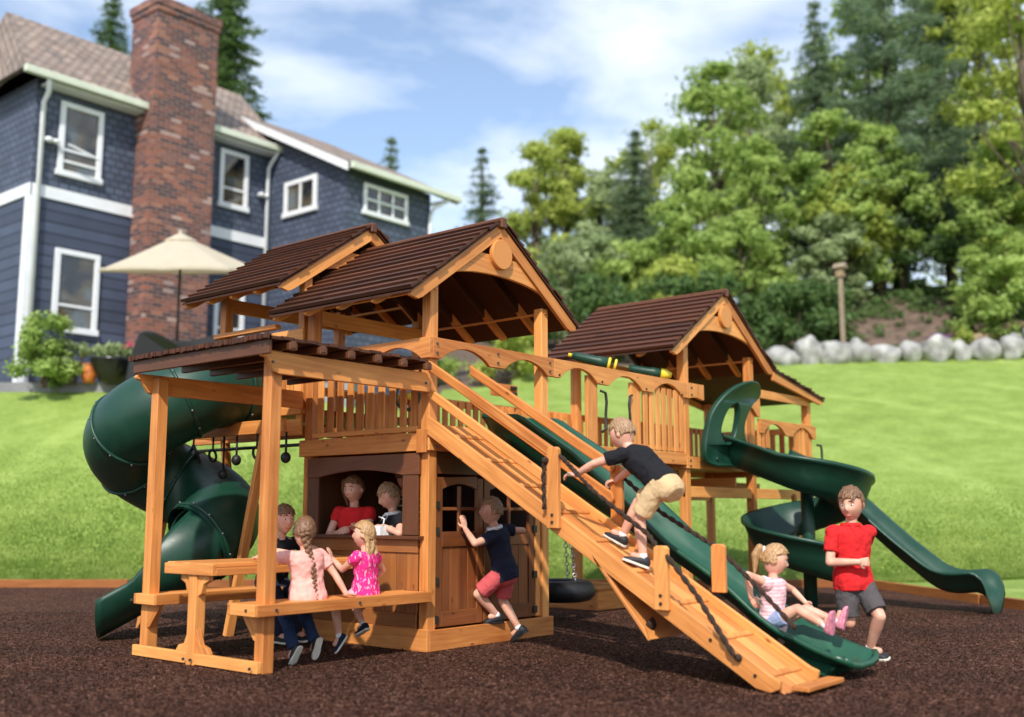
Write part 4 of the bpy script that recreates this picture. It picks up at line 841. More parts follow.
window(7.51, 8.88, 11.17, 13.45, y=22.9, bars=(.35, .2)); window(7.62, 9.02, 6.50, 8.96, y=22.9, bars=(.32,)); window(13.11, 14.27, 11.48, 13.5, y=22.9, bars=(.34,)); window(13.1, 14.3, 6.5, 8.9, y=22.9, bars=(.35,))
window(20.23, 21.94, 11.30, 12.55, x=15.205, mull=(.5,)); window(15.90, 17.91, 11.05, 12.12, y=18.76, mull=(.34, .66), bars=(.5,), tw=.13)
m = MB(); m.bar((7.6, 22.4, 12.0), (8.6, 22.35, 11.75), .05, .05); m.build('open_casement', 'white', H)
for (x, z) in ((7.15, 12.1), (14.75, 12.2)):
    f = MB().ball((x, 22.72, z), .13, .12, .09).ball((x+.22, 22.72, z), .11, .11, .08).box(x-.05, x+.25, 22.80, 22.89, z-.04, z+.05); f.build('flood_light', 'white', H, smooth=True)
CHM = thing('brick_chimney', 'tall mottled red brick chimney on the front of the blue house', 'chimney', (11.2, 22.4, 4.6))
c0 = wallbox(9.98, 12.22, 21.9, 22.85, 4.3, 13.2, 'chimney_stack', 'brick', parent=CHM); wallbox(9.982, 12.218, 21.902, 23.4, 13.2, 17.0, 'chimney_stack', 'brick', parent=CHM)
wallbox(9.94, 12.26, 21.86, 23.44, 17.0, 17.2, 'chimney_cap', 'brick', parent=CHM); wallbox(9.90, 12.30, 21.82, 23.5, 17.2, 17.45, 'chimney_cap', 'brick', parent=CHM)
# ------------------------------------------------------------------ patio things
U = thing('patio_umbrella', 'cream canvas umbrella open on the patio before the chimney', 'umbrella', W(-8.9, 28, 4.66))
m = MB(); n = 8; top = W(-8.95, 28, 8.62); rings = []
for k, (rr_, zz) in enumerate(((.06, 8.64), (.5, 8.43), (1.0, 8.20), (1.5, 7.98), (2.0, 7.77), (2.12, 7.72), (2.13, 7.66))):
    ring = []
    for i in range(64):
        an = 2*PI*i/64; ph = (i % 8)/8; sag = 1-.05*math.sin(PI*ph)*(rr_/2.1); ring.append(V((top.x+rr_*sag*math.cos(an), top.y+rr_*sag*math.sin(an), zz-.05*math.sin(PI*ph)*(rr_/2.1)*(1 if k < 5 else -.5))))
    rings.append(ring)
m.loft(rings, cap=False); TM = Matrix.Translation(V((top.x, top.y, 8.1))) @ Matrix.Rotation(math.radians(11), 4, RT) @ Matrix.Translation(-V((top.x, top.y, 8.1))); m.v = [TM @ p for p in m.v]; o = m.build('canopy', 'canvas', U); so_ = o.modifiers.new('solid', 'SOLIDIFY'); so_.thickness = .02
MB().tube([V((top.x, top.y, 4.66)), V((top.x, top.y, 8.5))], .035, 10).build('pole', 'wicker', U, smooth=True); MB().tube([TM @ V((top.x, top.y, 8.60)), TM @ V((top.x, top.y, 8.80))], [.06, .03], 10).build('finial', 'canvas', U, smooth=True)
# canopy top vent
m = MB(); m.loft([[V((top.x+r_*math.cos(a_*PI/8), top.y+r_*math.sin(a_*PI/8), z_)) for a_ in range(16)] for r_, z_ in ((.05, 8.72), (.42, 8.53))], cap=False); m.v = [TM @ p for p in m.v]; m.build('top_vent', 'canvas', U)
SF = thing('patio_sofa', 'black wicker sofa with wavy high back standing under the umbrella', 'sofa', W(-8.7, 26.9, 4.6))
m = MB(); pts = []; 
for i in range(41):
    t = i/40; r_ = -9.85+2.6*t; z = 5.42+.16*math.sin(t*PI*3.1)**2+.0; z = 5.66+.17*math.cos((t-.22)*2*PI*1.35)*(.6 if t > .5 else 1); e = min(1, t*8, (1-t)*8)**.5; pts.append((r_, 4.5+(z-4.5)*e))
pl = [W(-9.85, 26.8, 4.3)]+[W(a, 26.8-.25*math.sin(PI*i/40), b) for i, (a, b) in enumerate(pts)]+[W(-7.25, 26.8, 4.3)]
m.prism(pl, FW*.16); m.build('back_rest', 'wicker', SF, bevel=.03); m = MB(); m.bar(W(-9.7, 27.3, 4.85), W(-7.4, 27.3, 4.85), .8, .4); m.build('seat', 'wicker', SF, bevel=.05)
NR = np.random.default_rng(17)
def unit(a): return a/np.maximum(np.linalg.norm(a, axis=1, keepdims=True), 1e-9)
class LM:
    """a cloud of small leaf-shaped faces kept as arrays"""
    def __init__(s): s.q = []
    def add(s, P, A, B): s.q.append(np.stack([P-A, P+B, P+A, P-B], 1))
    def build(s, name, mt, parent):
        q = np.concatenate(s.q); n = len(q); org = np.array(ROOT[parent]) if parent is not None else np.zeros(3); me = bpy.data.meshes.new(name); me.vertices.add(n*4); me.vertices.foreach_set('co', (q.reshape(-1, 3)-org).ravel()); me.loops.add(n*4); me.loops.foreach_set('vertex_index', np.arange(n*4, dtype=np.int32)); me.polygons.add(n); me.polygons.foreach_set('loop_start', np.arange(0, n*4, 4, dtype=np.int32)); me.update(); me.materials.append(M[mt]); o = bpy.data.objects.new(name, me); S.collection.objects.link(o)
        if parent is not None: o.parent = parent; ROOT[o] = ROOT[parent]
        return o
def leafcloud(m, centers, rad, per, size, flat=.75, shell=.55):
    for c in centers:
        d = unit(NR.normal(size=(per, 3))); rr_ = rad*(shell+(1-shell)*NR.random((per, 1)))*(.8+.4*NR.random((per, 1))); P = np.array(c)+d*rr_*np.array([1, 1, flat])
        nn = unit(d+NR.normal(0, .5, (per, 3))+np.array([0, 0, .3])); a = unit(np.cross(nn, NR.normal(size=(per, 3)))); b = np.cross(nn, a); s_ = size*NR.uniform(.55, 1.35, (per, 1)); m.add(P, a*s_, b*s_*.5)
def limb(m, a, b, r0, r1): 
    mid = a.lerp(b, .5)+V((random.gauss(0, .1), random.gauss(0, .1), random.gauss(0, .05)))*(b-a).length*.4; m.tube([a, mid, b], [r0, (r0+r1)/2, r1], 6)
def gh(r, d): return gz(r, d)
def decid(label, r, d, ztop, wid, mt, group=None, base=None, z0=None, size=.24, dens=1.0, name='broadleaf_tree', cat='tree'):
    z0 = gh(r, d)-.1 if z0 is None else z0; root = thing(name, label, cat, W(r, d, z0), group); c0 = W(r, d, z0); h = ztop-z0; low = h*(base if base is not None else .12)
    cs = []
    for k in range(int(52*dens*max(1, (h/12)*(wid/5)))):
        t = random.random()**.8; zz = low+(h-low)*(.06+.90*t); env = math.sin(min(1, (.16+.84*t)) *PI)**.55 if t > .02 else .5; env = (1-t**2.6)**.6*(.6+.4*min(1, t*4))
        an = random.random()*2*PI; rr_ = wid*env*(random.random()**.45)*(1+.22*noise.noise(V((an*1.3, t*5, r)))); cs.append(c0+V((math.cos(an)*rr_, math.sin(an)*rr_, zz)))
    m = MB(); m.tube([c0, c0+V((.1, 0, h*.35)), c0+V((-.05, .1, h*.85))], [h*.02+.06, h*.014+.04, .03], 8)
    for c in random.sample(cs, min(len(cs), 16)):
        t0 = c0+V((0, 0, min(h*.8, max(low*.8, (c.z-c0.z)*.65)))); limb(m, t0, c, .07, .02)
    m.build('trunk', 'bark', root, smooth=True)
    m = LM(); br = .75+.035*h*.8; size = size*.62
    for c in cs: leafcloud(m, [c], br*random.uniform(.5, 1.1)*min(1, wid/2.6), int(165*(.15/size)), size, .6, .2)
    m.build('crown', mt, root)
def conifer(label, r, d, ztop, wid, mt, group=None, z0=None, size=.22, name='conifer_tree', droop=.25, gap=0):
    z0 = gh(r, d)-.1 if z0 is None else z0; root = thing(name, label, 'tree', W(r, d, z0), group); c0 = W(r, d, z0); h = ztop-z0
    m = MB(); m.tube([c0, c0+V((0, 0, h*.6)), c0+V((0, 0, h*.99))], [.28, .16, .02], 8); f = LM(); nl = int(h*1.7)
    for k in range(nl):
        t = (k+.5)/nl; zz = h*(.10+.89*t); R = wid*(1-t)**.8*(.75+.45*random.random())+.12
        nb_ = 5+int(4*(1-t))
        for j in range(nb_):
            if random.random() < gap: continue
            an = 2*PI*(j+random.random()*.6)/nb_+k; dr = V((math.cos(an), math.sin(an), 0)); R2 = R*random.uniform(.7, 1.1); a = c0+V((0, 0, zz)); b = a+dr*R2+V((0, 0, -R2*droop)); m.tube([a, b], [.035, .01], 4)
            ns = max(3, int(R2*9))*9; u = NR.random((ns, 1)); A_ = np.array(a); B_ = np.array(b); wdt = .38*(1.1-u)*R2*.5+.10; g = NR.normal(size=(ns, 3))
            P = A_+(B_-A_)*u+np.concatenate([g[:, :2]*wdt, g[:, 2:]*.08-np.abs(NR.normal(0, .08, (ns, 1)))], 1); tt = unit(np.array(dr)*.7+NR.normal(0, .5, (ns, 3))*np.array([1, 1, .4])-np.array([0, 0, .12])); sd = unit(np.cross(tt, NR.normal(0, .3, (ns, 3))+np.array([0, 0, 1]))); s2 = size*.78*NR.uniform(.6, 1.3, (ns, 1)); f.add(P, tt*s2, sd*s2*.24)
    m.build('trunk', 'bark', root); f.build('crown', mt, root)
random.seed(21)
def bush(label, r, d, h, wid, mt, name='bush', cat='bush', size=.14, z0=None, n=16, per=70, group=None, fl=None):
    z0 = gh(r, d) if z0 is None else z0; root = thing(name, label, cat, W(r, d, z0), group); c0 = W(r, d, z0); m = LM(); cs = []
    for k in range(n):
        t = random.random(); an = random.random()*2*PI; rr_ = wid*math.sqrt(1-(t-.25)**2*1.2)*random.random()**.5*.75; cs.append(c0+V((math.cos(an)*rr_, math.sin(an)*rr_, h*(.12+.74*t))))
    for c in cs: leafcloud(m, [c], min(h, wid)*.36, int(per*2.2), size*.68, .8, .2)
    m.build('foliage', mt, root); s_ = MB()
    for c in cs[:8]: limb(s_, c0+V((random.gauss(0, .06), random.gauss(0, .06), 0)), c, .03, .01)
    s_.build('stem', 'bark', root)
    if fl:
        f = LM(); [leafcloud(f, [c+V((0, 0, .12))], min(h, wid)*.4, 14, size*.8, .8, .8) for c in cs]; f.build('blossom', fl, root)
bush('round green bush growing at the left corner of the blue house', -12.1, 27.2, 1.95, .95, 'leaf_m', z0=4.45, size=.11, n=24, per=110)
bush('small grey-green plant beside the round bush under the house window', -11.5, 27.6, 1.2, .5, 'leaf_g', name='garden_plant', cat='plant', z0=4.6, size=.09, n=8)
PO = thing('flower_pot', 'large black glazed pot of white and pink flowers on the patio edge', 'flower pot', W(-10.5, 27.7, 4.66)); pc = W(-10.5, 27.7, 0)
MB().tube([V((pc.x, pc.y, z)) for z in (4.60, 4.65, 4.95, 5.18, 5.24)], [.28, .33, .50, .58, .60], 24).build('pot', 'pot', PO, smooth=True)
m = LM(); leafcloud(m, [V((pc.x+random.uniform(-.4, .4), pc.y+random.uniform(-.4, .4), 5.36+random.random()*.14)) for _ in range(9)], .26, 60, .08); m.build('foliage', 'leaf_g', PO)
m = LM(); leafcloud(m, [V((pc.x+.33, pc.y-.3, 5.62)), V((pc.x+.2, pc.y-.1, 5.55))], .16, 30, .07); m.build('blossom', 'flower', PO)
OP = thing('orange_urn', 'small orange ceramic urn on the patio beside the black flower pot', 'urn', W(-11.15, 27.75, 4.66)); pc = W(-11.15, 27.75, 0)
MB().tube([V((pc.x, pc.y, z)) for z in (4.62, 4.7, 4.85, 5.0, 5.1)], [.12, .17, .2, .14, .17], 16).build('urn_body', 'terra', OP, smooth=True); MB().torus((pc.x, pc.y, 5.1), (0, 0, 1), .17, .02).build('urn_rim', 'terra', OP, smooth=True)
# ------------------------------------------------------------------ boulders, post, bank plants
random.seed(5)
x = 9.6; i = 0
words = ['pale grey boulder first from the left in the row edging the lawn', 'second boulder from the left in the row edging the lawn', 'third boulder from the left in the row edging the lawn', 'fourth boulder from the left in the row edging the lawn', 'fifth boulder from the left in the row edging the lawn', 'sixth boulder from the left in the row edging the lawn', 'seventh boulder from the left in the row edging the lawn', 'eighth boulder from the left in the row edging the lawn', 'ninth boulder from the left in the row edging the lawn', 'tenth boulder from the left in the row edging the lawn', 'eleventh boulder from the left in the row edging the lawn', 'twelfth boulder from the left in the row edging the lawn', 'thirteenth boulder from the left in the row edging the lawn', 'fourteenth boulder from the left in the row edging the lawn']
while x < 20.4:
    wd = random.choice((.38, .62, .80, .46, .70, .56)); hh = random.uniform(.42, .60)*(1.15 if i in (1, 6, 10) else 1); r = x+wd; d = 40.4-.10*(r-10); z = gz(r, 40)-.05; c = W(r, d, z+hh*.72); sd = random.random()*99
    def fn(p, sd=sd, wd=wd):
        q = p+V((sd, sd, sd)); k = 1+.50*noise.noise(q*1.5)+.16*noise.noise(q*3.7)+.05*noise.noise(q*9); p = p*k; p.x = max(-wd*.92, min(wd*.92, p.x)); return p
    o = MB().ball(c, wd, wd*.8, hh, 22, 14, rot=Matrix.Rotation(YAW-PI/2+random.uniform(-.3, .3), 3, 'Z'), fn=fn).build('boulder', 'rock', None, smooth=True, loc=W(r, d, z))
    tag(o, words[min(i, 13)] if i < 14 else 'boulder at the far right end of the row edging the lawn', 'boulder', 'boulders edging the lawn'); x += wd*1.70; i += 1
BH = thing('birdhouse_post', 'tall weathered post topped by a small wooden birdhouse behind the boulders', 'birdhouse', W(13.27, 42, gz(13.27, 42))); b0 = W(13.27, 42, gz(13.27, 42)-.1)
MB().bar(b0, V((b0.x, b0.y, 10.7)), .16, .16, (0, 1, 0)).build('post', 'post', BH, bevel=.01); MB().bar(V((b0.x, b0.y, 10.66)), V((b0.x, b0.y, 11.02)), .30, .30, (0, 1, 0)).build('nest_box', 'log', BH, bevel=.01)
m = MB(); m.prism([V((b0.x-.26, b0.y-.24, 11.02)), V((b0.x, b0.y-.24, 11.25)), V((b0.x+.26, b0.y-.24, 11.02))], (0, .48, 0)); m.build('box_roof', 'post', BH)
MB().disc(V((b0.x, b0.y-.155, 10.86)), (0, 1, 0), .045, .02, 12).build('entry_hole', 'black', BH)
PP = thing('flower_planter', 'terracotta planter of violet flowers on the bank above the boulders', 'planter', W(16.85, 41.6, gz(16.85, 41.6))); pc = W(16.85, 41.6, gz(16.85, 41.6))
MB().tube([pc+V((0, 0, z)) for z in (0, .2, .45, .52)], [.22, .26, .34, .35], 20).build('pot', 'terra', PP, smooth=True); m = LM(); leafcloud(m, [pc+V((random.uniform(-.26, .26), random.uniform(-.26, .26), .68)) for _ in range(6)], .26, 60, .09); m.build('blossom', 'violet', PP)
for k, (r, d, ln, an) in enumerate(((19.0, 41.8, 2.2, .2), (19.6, 42.3, 1.8, -.3), (20.2, 41.6, 1.7, .5))):
    a = W(r-ln/2*math.cos(an), d, gz(r, d)+.45+.25*k); b = W(r+ln/2*math.cos(an), d+ln/2*math.sin(an), gz(r, d)+.55+.3*k); o = MB().tube([a, a.lerp(b, .5)+V((0, 0, .12)), b], [.20, .18, .10], 9).build('driftwood_log', 'log', None, smooth=True, loc=a)
    tag(o, ['thick pale log lying lowest on the bank at the right edge', 'shorter tilted log lying middle of three on the right bank', 'topmost thin log of three on the right bank'][k], 'log', 'logs on the bank')
# ------------------------------------------------------------------ trees
random.seed(11)
conifer('dark fir rising behind the roof left of the brick chimney', -22.3, 56, 31, 4.4, 'leaf_d', z0=4.5)
conifer('tall dense fir rising just right of the chimney behind the house', -14.2, 50, 30.5, 4.6, 'leaf_d', z0=4.5, size=.26)
conifer('small dark fir peeking above the wing roof of the house', -7.1, 60, 23.4, 3.0, 'leaf_b', z0=5, gap=.2)
conifer('slim dark fir alone between the house and the yellow-green trees', -1.8, 62, 23.4, 2.7, 'leaf_b', gap=.25, droop=.15)
conifer('faint low fir behind the slim dark fir near the house wing', -3.4, 66, 19.5, 2.6, 'leaf_b', gap=.2)
decid('tall pointed yellow-green tree, leftmost broad tree behind the playset', 1.3, 56, 21.5, 2.6, 'leaf_y', base=.05)
decid('yellow-green tree with a slender tip right of the leftmost broad tree', 3.1, 58, 23.3, 2.4, 'leaf_y', base=.05)
decid('rounded mixed green tree between the yellow-green and bluish trees', 4.9, 57, 20.3, 2.2, 'leaf_g', base=.05)
conifer('bluish fir with a blunt top above the second play roof', 6.6, 55, 21.9, 3.2, 'leaf_b', droop=.1)
decid('tall airy light green tree, highest leafy tree left of the big firs', 10.6, 53, 25.2, 2.9, 'leaf_m', base=.05, size=.26)
decid('light green tree with two soft peaks beside the tall airy tree', 13.3, 57, 26.8, 3.0, 'leaf_g', base=.05, size=.26)
conifer('tall blue-green fir with a clear pointed top against the sky', 16.6, 55, 29.3, 3.6, 'leaf_b', droop=.12, gap=.15)
decid('tall soft green tree filling the wood behind the big cedars', 20.5, 58, 32, 4.6, 'leaf_m', base=.05, size=.3)
decid('tall pale green tree at the far right behind the cedars', 25.5, 57, 33, 4.6, 'leaf_g', base=.05, size=.3)
decid('broad light green tree in the wood behind the tall airy tree', 14.6, 61, 29.5, 4.4, 'leaf_y', base=.05, size=.3)
decid('broad yellow-green tree filling the wood behind the bluish fir', 8.2, 61, 25, 4.2, 'leaf_y', base=.05, size=.3)
decid('broad pale tree behind the leftmost yellow-green tree', 2.4, 62, 23, 3.9, 'leaf_g', base=.05, size=.3)
decid('tall yellow-green tree closing the gap at the far right edge', 24.0, 52, 31, 3.8, 'leaf_y', base=.1, size=.28)
decid('leafy green tree low at the right edge above the logs', 23.0, 46, 16.5, 3.0, 'leaf_m', base=.02)
conifer('big open-branched cedar cut off by the top of the photo', 18.9, 51, 33, 5.2, 'leaf_b', droop=.06, gap=.5, size=.25)
conifer('second big cedar with drooping boughs near the right edge', 22.4, 53, 34, 4.6, 'leaf_b', droop=.2, gap=.4, size=.25)
decid('bright yellow-green maple hanging in at the top right corner', 21.3, 42, 25.5, 3.3, 'leaf_y', base=.2, size=.25)
decid('sunlit leafy small tree on the bank at the right edge', 20.3, 42.5, 13.0, 2.2, 'leaf_m', base=.02, size=.22, name='small_tree')
decid('dark broad tree in the middle of the right-hand wood', 15.3, 49, 20.5, 3.4, 'leaf_m', base=.02)
decid('pale green tree low in the wood behind the birdhouse post', 14.6, 47.5, 14.8, 2.2, 'leaf_g', base=.05)
decid('reddish-green tree halfway up the wood left of the cedars', 11.8, 50, 19.5, 2.6, 'leaf_m', base=.02)
decid('mid green tree below the tall airy tree', 8.6, 49, 17.5, 2.7, 'leaf_m', base=.02)
decid('leafy green tree right above the far tower roof', 10.4, 47, 14.8, 2.5, 'leaf_m', base=.02)
decid('grey-green tree with pale clumps behind the front gable', 3.4, 50, 15.2, 2.7, 'leaf_g', base=.02)
decid('dark green tree low behind the front gable', 5.7, 49, 14.0, 2.4, 'leaf_m', base=.02)
decid('low yellow-green tree behind the far tower ridge', 7.3, 47, 12.6, 2.3, 'leaf_y', base=.02)
decid('low dark tree to the left of the front gable', 0.6, 51, 12.6, 2.3, 'leaf_d', base=.02)
decid('tall green tree behind the cedars at the right', 17.8, 60, 27, 4, 'leaf_m', base=.02)
decid('leafy tree behind the low trees in the gap right of the gable', 7.8, 60, 19.8, 3.4, 'leaf_m', base=.02)
decid('dark leafy tree below the drooping cedar', 18.4, 49, 17.0, 2.6, 'leaf_d', base=.02)
decid('bright leafy tree spreading before the two big cedars', 17.2, 48.6, 19.5, 2.6, 'leaf_m', base=.25)
decid('yellow-green tree under the first big cedar, right of the birdhouse', 15.6, 48, 17.2, 2.2, 'leaf_y', base=.22)
decid('dense light green tree under the corner maple', 21.5, 45.0, 17.5, 2.8, 'leaf_m', base=.02)
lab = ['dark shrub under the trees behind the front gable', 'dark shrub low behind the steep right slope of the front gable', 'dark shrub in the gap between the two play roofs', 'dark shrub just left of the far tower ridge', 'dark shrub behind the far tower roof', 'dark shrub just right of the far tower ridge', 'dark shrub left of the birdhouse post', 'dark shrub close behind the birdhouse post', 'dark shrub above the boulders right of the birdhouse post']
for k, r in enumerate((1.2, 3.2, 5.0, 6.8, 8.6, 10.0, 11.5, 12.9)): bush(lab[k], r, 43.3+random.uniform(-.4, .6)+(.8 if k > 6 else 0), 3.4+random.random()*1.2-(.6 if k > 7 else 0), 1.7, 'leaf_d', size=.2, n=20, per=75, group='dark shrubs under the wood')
lab2 = ['hazy green bush left of the front gable seen under the roof', 'bright green bush seen through the open front gable']
bush(lab2[0], -3.2, 38, 2.4, 1.8, 'leaf_m', size=.18, n=16); bush(lab2[1], -.1, 37.5, 2.3, 1.5, 'leaf_y', size=.16, n=16)
bush('yellow-green shrub on the bank right of the violet planter', 17.6, 41.3, 1.1, .8, 'leaf_y', size=.11, n=12)
tag(sheet('undergrowth_ground', 'soil', [0, 1], [300, 301], lambda r, d: 0), kind='structure') if False else None
# far-off wood closing the view
m = LM()
for k in range(520):
    an = random.uniform(-.62, .72); d = random.uniform(74, 105); r = math.tan(an)*d; t = sst(-.05, .25, an); c = W(r, d, 6+random.random()*(11+20*t)); leafcloud(m, [c], 3.4, 70, .38, .8, .3)
o = m.build('distant_wood', 'leaf_g', None); o['kind'] = 'stuff'
# ground cover on the bank
m = LM()
for k in range(900):
    r = random.uniform(9, 24); d = random.uniform(41.2, 52)
    if 14.5 < r < 19 and d < 45.5 and random.random() < .8: continue
    leafcloud(m, [W(r, d, gz(r, d)+.12)], .38, 26, .10, .5, .3)
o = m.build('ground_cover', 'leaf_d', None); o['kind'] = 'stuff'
# ------------------------------------------------------------------ people
def ringpts(c, ax, ay, rx, ry, n=20, p=2.0):
    o = []
    for k in range(n):
        a = 2*PI*k/n; ca, sa = math.cos(a), math.sin(a); o.append(c+ax*(rx*math.copysign(abs(ca)**(2/p), ca))+ay*(ry*math.copysign(abs(sa)**(2/p), sa)))
    return o
def capsule(m, a, b, ra, rb, flat0=False, flat1=False, n=12):
    a, b = V(a), V(b); d = (b-a); 
    if d.length < 1e-5: return
    d.normalize(); x = d.orthogonal().normalized(); y = d.cross(x); rings = []
    if not flat0:
        for k in range(4): q = PI/2*(k/4); rings.append(ringpts(a-d*ra*math.cos(q), x, y, ra*math.sin(q)+1e-4, ra*math.sin(q)+1e-4, n))
    rings.append(ringpts(a, x, y, ra, ra, n)); rings.append(ringpts(b, x, y, rb, rb, n))
    if not flat1:
        for k in range(3, -1, -1): q = PI/2*(k/4); rings.append(ringpts(b+d*rb*math.cos(q), x, y, rb*math.sin(q)+1e-4, rb*math.sin(q)+1e-4, n))
    m.loft(rings)
def limbc(m, pts, rs, n=12, flat0=False, flat1=False):
    for i in range(len(pts)-1): capsule(m, pts[i], pts[i+1], rs[i], rs[i+1], flat0 and i == 0, flat1 and i == len(pts)-2, n)
def ik(a, t, l1, l2, pole):
    a, t, pole = V(a), V(t), V(pole); d = t-a; D = min(d.length, (l1+l2)*.998); D = max(D, abs(l1-l2)*1.02+.001); u = d.normalized(); x = (l1*l1-l2*l2+D*D)/(2*D); h = math.sqrt(max(0, l1*l1-x*x)); pp = pole-u*pole.dot(u); pp.normalize(); return a+u*x+pp*h, a+u*D
CT = bpy.data.textures.new('folds', 'CLOUDS'); CT.noise_scale = .07; CT.noise_depth = 1
def remesh(o, vox, sm=4, disp=None):
    r = o.modifiers.new('remesh', 'REMESH'); r.mode = 'VOXEL'; r.voxel_size = vox; r.use_smooth_shade = True
    q = o.modifiers.new('smooth', 'SMOOTH'); q.factor = .5; q.iterations = sm
    if disp: w_ = o.modifiers.new('folds', 'DISPLACE'); w_.texture = CT; w_.strength = disp; w_.mid_level = .42; w_.texture_coords = 'LOCAL'
def rot_to(fw, up):
    fw = V(fw).normalized(); up = V(up); x = fw.cross(up).normalized(); up = x.cross(fw).normalized(); return x, fw, up     # right, forward, up
def person(label, pelvis, face, spine, s=1.0, head=(0, 0), hands=None, feet=None, hair='short', hairm='h_brown', shirt='c_black', bottom=('c_khaki', 'shorts'), shoe='shoe', sole='sole', collar=None, tilt=0, elbow=None, knee=None, hgrip=.5, loc=None, legs=True, shoulder=0, sleeve=.55, girl=False, hscale=1.0, hem=.012, tail=0, wide=1.0):
    P = V(pelvis); f = V(face).normalized(); f = V((f.x, f.y, 0)).normalized(); r = V((f.y, -f.x, 0)); sp = V(spine).normalized()
    root = thing('person', label, 'person', loc if loc is not None else (P.x, P.y, max(0, P.z-.6)))
    # torso frame
    tr = (r+V((0, 0, tilt))).normalized(); tr = (tr-sp*tr.dot(sp)).normalized(); tf = sp.cross(tr).normalized()
    if tf.dot(f) < 0 and sp.dot(f) < .9: tf = -tf
    sh = Matrix.Rotation(shoulder, 3, sp) @ tr; shf = Matrix.Rotation(shoulder, 3, sp) @ tf
    T = lambda h: P+sp*(h*s)
    nb, sw = .345, .148*(.95 if girl else 1)
    neck = T(.36); chest = T(.27)
    ups = (sp*.5+V((0, 0, .5))).normalized(); hc = T(.345)+ups*(.130*s)+f*(.018*s)     # head centre
    Rm = Matrix.Rotation(head[0], 3, 'Z'); hf = Rm @ f; hr = V((hf.y, -hf.x, 0)); hf = Matrix.Rotation(head[1], 3, hr) @ hf; hu = hr.cross(hf); HM = Matrix((hr, hf, hu)).transposed()
    if len(head) > 2: HM = Matrix.Rotation(head[2], 3, hf) @ HM; hr, hf, hu = HM.col[0], HM.col[1], HM.col[2]
    b = MB()
    def torso(m, g, h0=-.10, h1=.345, hem=False):
        sec = [(-.150, .070, .058), (-.13, .094, .074), (-.10, .108, .084), (-.04, .118, .092), (.03, .114, .084), (.10, .108, .078), (.17, .118, .084), (.24, .132, .090), (.29, .138, .082), (.325, .106, .064), (.35, .055, .048)]
        rg = []
        for h, a, c in sec:
            if h < h0-1e-6 or h > h1+1e-6: continue
            t = sst(.05, .25, h); ax = (tr*(1-t)+sh*t).normalized(); ay = (tf*(1-t)+shf*t).normalized(); g2 = g+(hem*(.10-h)/.2 if h < .10 else 0); rg.append(ringpts(T(h), ax, ay, (a*(wide if h < .3 else 1)+g2)*s, (c*(1+(wide-1)*.5)+g2)*s, 24, 2.3))
        m.loft(rg)
    torso(b, -.006, -.13)
    capsule(b, T(.32), hc-hu*.05*s, .040*s, .036*s)
    S_ = s*hscale
    def headfn(p):
        x, y, z = p.x/(.074*S_), p.y/(.090*S_), p.z/(.108*S_); k = 1.0
        if z < 0: k = 1-.30*min(1, -z)**1.4
        q = V((p.x*k, p.y*(1-.12*max(0, -z)) , p.z))
        if y > .2:
            wv = math.exp(-((x/.16)**2)-(((z+.10)/.20)**2))*math.sqrt(max(0, y)); q.y += .019*S_*wv
            for sx in (-.40, .40): q.y -= .010*S_*math.exp(-(((x-sx)/.20)**2)-(((z-.12)/.13)**2))
            q.y += .006*S_*math.exp(-((x/.35)**2)-(((z+.50)/.12)**2)); q.y += .009*S_*math.exp(-((x/.35)**2)-(((z+.82)/.18)**2)); q.y -= .004*S_*math.exp(-((x/.4)**2)-(((z+.63)/.05)**2))
            q.y += .004*S_*(math.exp(-(((abs(x)-.5)/.25)**2)-(((z+.25)/.25)**2)))
        return q
    b.ball(hc, .074*S_, .090*S_, .108*S_, 36, 26, rot=HM, fn=headfn)
    for sx in (-1, 1): b.ball(hc+HM @ V((sx*.076*S_, -.008*S_, -.004*S_)), .009*S_, .016*S_, .026*S_, 10, 8, rot=HM)
    # arms
    sd = {'L': -1, 'R': 1}; armpts = {}
    for k, sg in sd.items():
        so_ = T(.285)+sh*(sg*sw*s); tgt = V(hands[k][0]) if hands and hands.get(k) else so_+V((0, 0, -.40*s))+f*.05
        pole = V(elbow[k]) if elbow and elbow.get(k) else (-f*.6+r*sg*.5-V((0, 0, .3)))
        e, wr = ik(so_, tgt, .205*s, .185*s, pole); armpts[k] = (so_, e, wr)
        limbc(b, [so_, so_.lerp(e, .5), e, e.lerp(wr, .35), wr], [.042*s, .036*s, .029*s, .029*s, .021*s])
        hd = V(hands[k][1]).normalized() if hands and hands.get(k) and len(hands[k]) > 1 else (wr-e).normalized()
        pn_ = V(hands[k][2]).normalized() if hands and hands.get(k) and len(hands[k]) > 2 else V((0, 0, -1))    # palm normal
        side = hd.cross(pn_)
        if side.length < .1: side = hd.orthogonal()
        side.normalize(); pn_ = side.cross(hd).normalized(); 
        if len(hands[k]) > 2 and pn_.dot(V(hands[k][2])) < 0: pn_ = -pn_
        pc_ = wr+hd*.035*s; b.loft([ringpts(wr+hd*t_*s, side, pn_, w_*s, .011*s, 12, 2.6) for t_, w_ in ((-.004, .018), (.02, .026), (.045, .030), (.062, .027))])
        curl = hands[k][3] if hands and hands.get(k) and len(hands[k]) > 3 else .35
        for q, (of, ln) in enumerate(((-.023, .050), (-.008, .058), (.008, .056), (.023, .045))):
            a0 = wr+hd*.055*s+side*of*s; d1 = (hd+pn_*curl+side*of*3).normalized(); a1 = a0+d1*ln*.45*s; d2 = (hd*(1-curl*.8)+pn_*curl*2.0).normalized(); a2 = a1+d2*ln*.32*s; d3 = (hd*(1-curl*1.6)+pn_*curl*2.6).normalized(); a3 = a2+d3*ln*.25*s
            limbc(b, [a0, a1, a2, a3], [.0082*s, .0075*s, .007*s, .0062*s], 8)
        ts = 1 if (side.dot(f)*1+0) > 0 else -1
